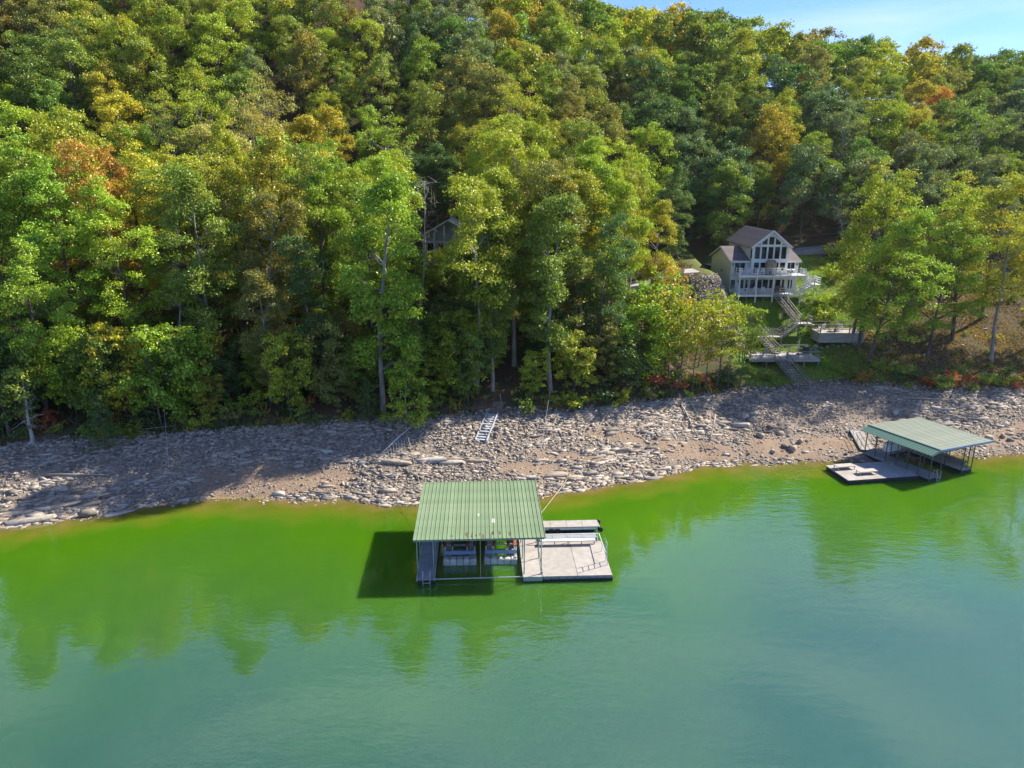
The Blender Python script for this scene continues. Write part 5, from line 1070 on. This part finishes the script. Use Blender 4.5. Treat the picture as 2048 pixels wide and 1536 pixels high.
for i in range(16): MB().bx(i * .59, i * .59 + .575, 0, 4.2, -.06, 0).obj('deck_board', M['wooddeck'], LDK)
MB().bx(-.02, 9.46, -.06, -.003, -.36, .01).obj('deck_fascia', M['planter'], LDK)
for x in (.15, 2.4, 5.6, 7.4, 9.3):
    for y in (.1, 4.0): z0 = gz(31.4 + x, 91.5 + y) - .4 - LD; MB().bx(x - .07, x + .07, y - .07, y + .07, min(z0, -.5), -.06).obj('support_post', M['wood'], LDK)
rail_run(LDK, [(.1, 4.1, 0), (.1, .06, 0), (3.35, .06, 0)], .95, M['wood'], .045, 1, 1.6); rail_run(LDK, [(5.1, .06, 0), (9.35, .06, 0), (9.35, 4.1, 0), (5.6, 4.1, 0)], .95, M['wood'], .045, 1, 1.5)
for x, rz in ((1.2, 2.8), (2.5, 3.5)): chair(Vector((31.4 + x, 93.2, LD)), rz, 'pale lounge chair on the timber deck above the beach stairs', 'lounge chairs on the lower timber deck', 'wooddeck')
u = thing('patio_umbrella', 'closed cream patio umbrella on the timber deck above the beach stairs', 'umbrella', (39.0, 94.3, LD))
MB().tube([(0, 0, 0), (0, 0, 2.25)], .025, 6).obj('pole', M['wood'], u); MB().tube([(0, 0, .75), (0, 0, .95), (0, 0, 1.5), (0, 0, 2.15)], .15, 9, .06).obj('canopy', M['canvas'], u, True); MB().tube([(0, 0, 0), (0, 0, .1)], .24, 10).obj('base', M['darksteel'], u)
g = thing('grill', 'dark covered grill on the timber deck beside the umbrella', 'grill', (40.1, 94.6, LD))
MB().tube([(-.35, 0, .85), (.35, 0, .85)], .27, 10).obj('lid', M['darksteel'], g); MB().bx(-.35, .35, -.25, .25, .15, .8).obj('cart', M['darksteel'], g)
for sx in (-.3, .3): MB().tube([(sx, -.25, .09), (sx, -.2, .09)], .09, 8).obj('wheel', M['blackrub'], g)
TR = thing('terrace', 'raised timber-walled terrace with rail beside the tree trunks', 'terrace', (42.5, 96.3, 7.4))
for i in range(3): MB().bx(-.01, 6.2, 0, .12, -1.35 + i * .46, -1.35 + i * .46 + .44).obj('wall_board', M['planter'], TR)
for i in range(3): MB().bx(0, .12, .13, 3.4, -1.35 + i * .46, -1.35 + i * .46 + .44).obj('wall_board', M['planter'], TR)
MB().bx(.12, 6.2, .12, 3.4, -.2, -.02).obj('paving', M['concrete'], TR)
rail_run(TR, [(.1, .06, .03), (6.1, .06, .03)], .95, M['wood'], .05, 1, 2.0); rail_run(TR, [(.1, 3.3, .03), (6.1, 3.3, .03)], .95, M['wood'], .05, 1, 2.0)
MB().bx(-1.2, .2, 2.5, 3.6, .55, .68).obj('step_landing', M['wooddeck'], TR)
for x, rz in ((1.0, .4), (3.6, -.3)): chair(Vector((42.5 + x, 98.2, 7.38)), rz + 3, 'white chair on the timber-walled terrace', 'chairs on the terrace')
t = thing('fire_table', 'low dark table between the terrace chairs', 'table', (44.8, 97.6, 7.38))
MB().bx(-.45, .45, -.35, .35, .32, .4).obj('table_top', M['wood'], t)
for sx in (-.36, .36):
    for sy in (-.27, .27): MB().bx(sx - .04, sx + .04, sy - .04, sy + .04, 0, .32).obj('leg', M['wood'], t)
for k in range(9): p = ground_point(1632 + k * 11, 697 - k * 1.2 + random.uniform(-3, 3)); put_stone(p.x, p.y, random.uniform(.3, .5), nm='stone')

# ------------------------------------------------------------------ the grey house in the wood
zg = 13.2; GH = thing('house', 'grey house with metal gable roof and tall porch frame hidden in the trees', 'house', (-9.4, 107.0, zg))
MB().prism([(-3.9, -2), (3.9, -2), (3.9, 6.5), (0, 8.75), (-3.9, 6.5)], 'y', 1.8, 9).obj('wall', M['greyhouse'], GH)
for sx in (-1, 1): roof_slab(GH, (sx * 4.3, -.3, 6.3), (sx * 4.3, 9.4, 6.3), (0, 9.4, 8.8), (0, -.3, 8.8), .1, M['greytin']); MB().beam((sx * 4.32, -.33, 6.33), (0, -.33, 8.86), .05, .22).obj('verge_board', M['galv'], GH)
for x in (-3.7, -2.1, -.6, .9, 2.3, 3.7): MB().bx(x - .13, x + .13, -.1, .16, -2, 6.45 + (3.9 - abs(x)) * .5).obj('porch_post', M['greyhouse'], GH)
for z in (2.7, 5.7): MB().bx(-3.85, 3.85, -.06, .1, z - .14, z + .14).obj('porch_beam', M['greyhouse'], GH)
MB().bx(-3.9, 3.9, .1, 1.8, 2.5, 2.68).obj('porch_floor', M['wooddeck'], GH)
rail_run(GH, [(-3.6, .02, 2.7), (3.6, .02, 2.7)], .95, M['greyhouse'], .04, 3, 1.5)
for x0 in (-3.3, -1.7, -.2, 1.3, 2.6): window(GH, x0, x0 + 1.1, 3.3, 5.4, 1.8, m='greyhouse')

# ------------------------------------------------------------------ beach steps, fallen pole, driftwood
SP = thing('beach_steps', 'narrow pale steps running from the wood edge down onto the stony beach', 'steps', (0, 0, 0))
s0, s1 = gp(985, 829, .12), gp(962, 884, .10); n = 11
for i in range(n): q = s0.lerp(s1, (i + .5) / n); MB().box((q.x, q.y, max(q.z, gz(q.x, q.y) + .05)), (1.05, .34, .07), -.2).obj('tread', M['stepmetal'], SP)
for s in (-1, 1): off = Vector((.58 * s, -.1 * s, .02)); MB().beam(s0 + off, s1 + off, .1, .3).obj('side_beam', M['stepmetal'], SP)
w0, w1 = gp(1000, 806, .1), gp(987, 827, .12)
WS = thing('beach_steps', 'short flight of brown timber steps above the pale beach steps', 'steps', (0, 0, 0))
for i in range(6): q = w0.lerp(w1, (i + .5) / 6); MB().box((q.x, q.y, gz(q.x, q.y) + .08), (1.3, .3, .16), -.15).obj('tread', M['stepwood'], WS)
MB().tube([gp(1003, 822, 0), gp(1003, 822, .9), gp(1000, 806, 1.0)], .04, 6).obj('hand_rail', M['wood'], WS)
FP = thing('fallen_walkway_frame', 'fallen pale pole with drooping curved ribs lying on the stones', 'pole', (0, 0, 0))
p0, p1 = gp(838, 858, .9), gp(757, 920, .35); MB().tube([p0, p0.lerp(p1, .5) + Vector((0, 0, .12)), p1], .10, 8, .05).obj('pole', M['galv'], FP, True)
for i in range(11):
    q = p0.lerp(p1, .30 + .065 * i); dx = .25 + .06 * random.random(); MB().tube([q, q + Vector((dx * .6, -.15, .05)), q + Vector((dx, -.45, -.25)), Vector((q.x + dx + .1, q.y - 1.0, gz(q.x + dx + .1, q.y - 1.0)))], .018, 5).obj('rib', M['galv'], FP)
def log(p, q, r, label, m='driftwood', nm='driftwood_log', twigs=0):
    p, q = Vector(p), Vector(q); mid = p.lerp(q, .5) + Vector((random.uniform(-.1, .1), random.uniform(-.1, .1), random.uniform(0, .1)))
    o = thing(nm, label, 'log', p); b = MB().tube([Vector((0, 0, 0)), (mid - p) * .5 + Vector((.03, .02, .03)), mid - p, q - p], r, 7, r * .45).obj('stem', M[m], o, True)
    for i in range(twigs): a = (q - p) * random.uniform(.4, .95); MB().tube([a, a + Vector((random.uniform(-.4, .4), random.uniform(-.4, .2), random.uniform(.1, .5)))], r * .3, 5, r * .1).obj('branch_stub', M[m], o)
    return o
log(gp(1362, 812, .25), gp(1413, 906, .06), .10, 'long grey pole lying down the beach beside the stump')
log(gp(1382, 815, .3), gp(1414, 868, .06), .05, 'thin pale pole lying beside the long grey pole')
log(gp(1418, 884, .0), gp(1430, 846, 1.0), .13, 'leaning grey driftwood stump on the beach', twigs=2)
log(gp(1790, 800, .15), gp(1905, 802, .12), .16, 'straight grey log lying on the rock ledges behind the far dock')
log(gp(1870, 762, .3), gp(1902, 757, .35), .22, 'pale fallen log beside the red shrub')
log(gp(265, 865, .1), gp(345, 856, .12), .07, 'grey branch lying at the wood edge near the cedar bush', twigs=2)
log(gp(285, 905, .1), gp(330, 888, .12), .05, 'thin pale branch lying on stones right of the cedar bush')
log(gp(470, 858, .1), gp(500, 853, .15), .08, 'short bleached branch at the top of the beach', twigs=1)
log(gp(88, 952, .1), gp(220, 952, .1), .13, 'half-buried grey log along the upper beach')
log(gp(1130, 985, .1), gp(1090, 1000, .0), .04, 'thin stick at the water line behind the dock')
log(gp(780, 905, .12), gp(850, 925, .1), .09, 'weathered plank log across the ledge behind the dock roof')
log(gp(700, 855, .1), gp(738, 875, .08), .05, 'fallen twiggy branch below the cedar at the wood edge', twigs=3)

# ------------------------------------------------------------------ power lines over the white house
for i, (ya, yb, dist) in enumerate(((398, 392, 128), (424, 414, 126), (465, 452, 122), (478, 462, 120))):
    def at_dist(px, py, d): a, c = P(px, py, 26.0), P(px, py, 20.0); dirv = (c - Vector((0, 0, CAM_H))); dirv = dirv if dirv.y > 0 else -dirv; return Vector((0, 0, CAM_H)) + dirv * (d / dirv.y)
    tag(MB().tube([at_dist(1295, ya, dist), at_dist(1560, (ya + yb) / 2 + 5, dist + 1), at_dist(1800, yb - 5, dist + 3), at_dist(2120, yb - 42, dist + 8)], .03, 5).obj('power_line', M['wire']), f'{("topmost", "second highest", "third highest", "lowest")[i]} power line strung across the wood above the white house', 'power line')

# ------------------------------------------------------------------ the air
lowest = float(np.min(height(*[a.ravel() for a in np.meshgrid(np.linspace(-560, 560, 60), np.linspace(-60, 700, 80))]))) - 1.5
hz = MB().bx(-840, 840, -840, 730, lowest, 112).obj('haze', bpy.data.materials.new('haze_air')); hz['kind'] = 'stuff'
m = hz.data.materials[0]; m.use_nodes = True; t = m.node_tree; t.nodes.clear(); o = node(t, 'ShaderNodeOutputMaterial'); v = node(t, 'ShaderNodeVolumePrincipled')
v.inputs['Color'].default_value = (.86, .92, 1.0, 1); v.inputs['Density'].default_value = .00005; v.inputs['Anisotropy'].default_value = .45; t.links.new(v.outputs[0], o.inputs['Volume'])
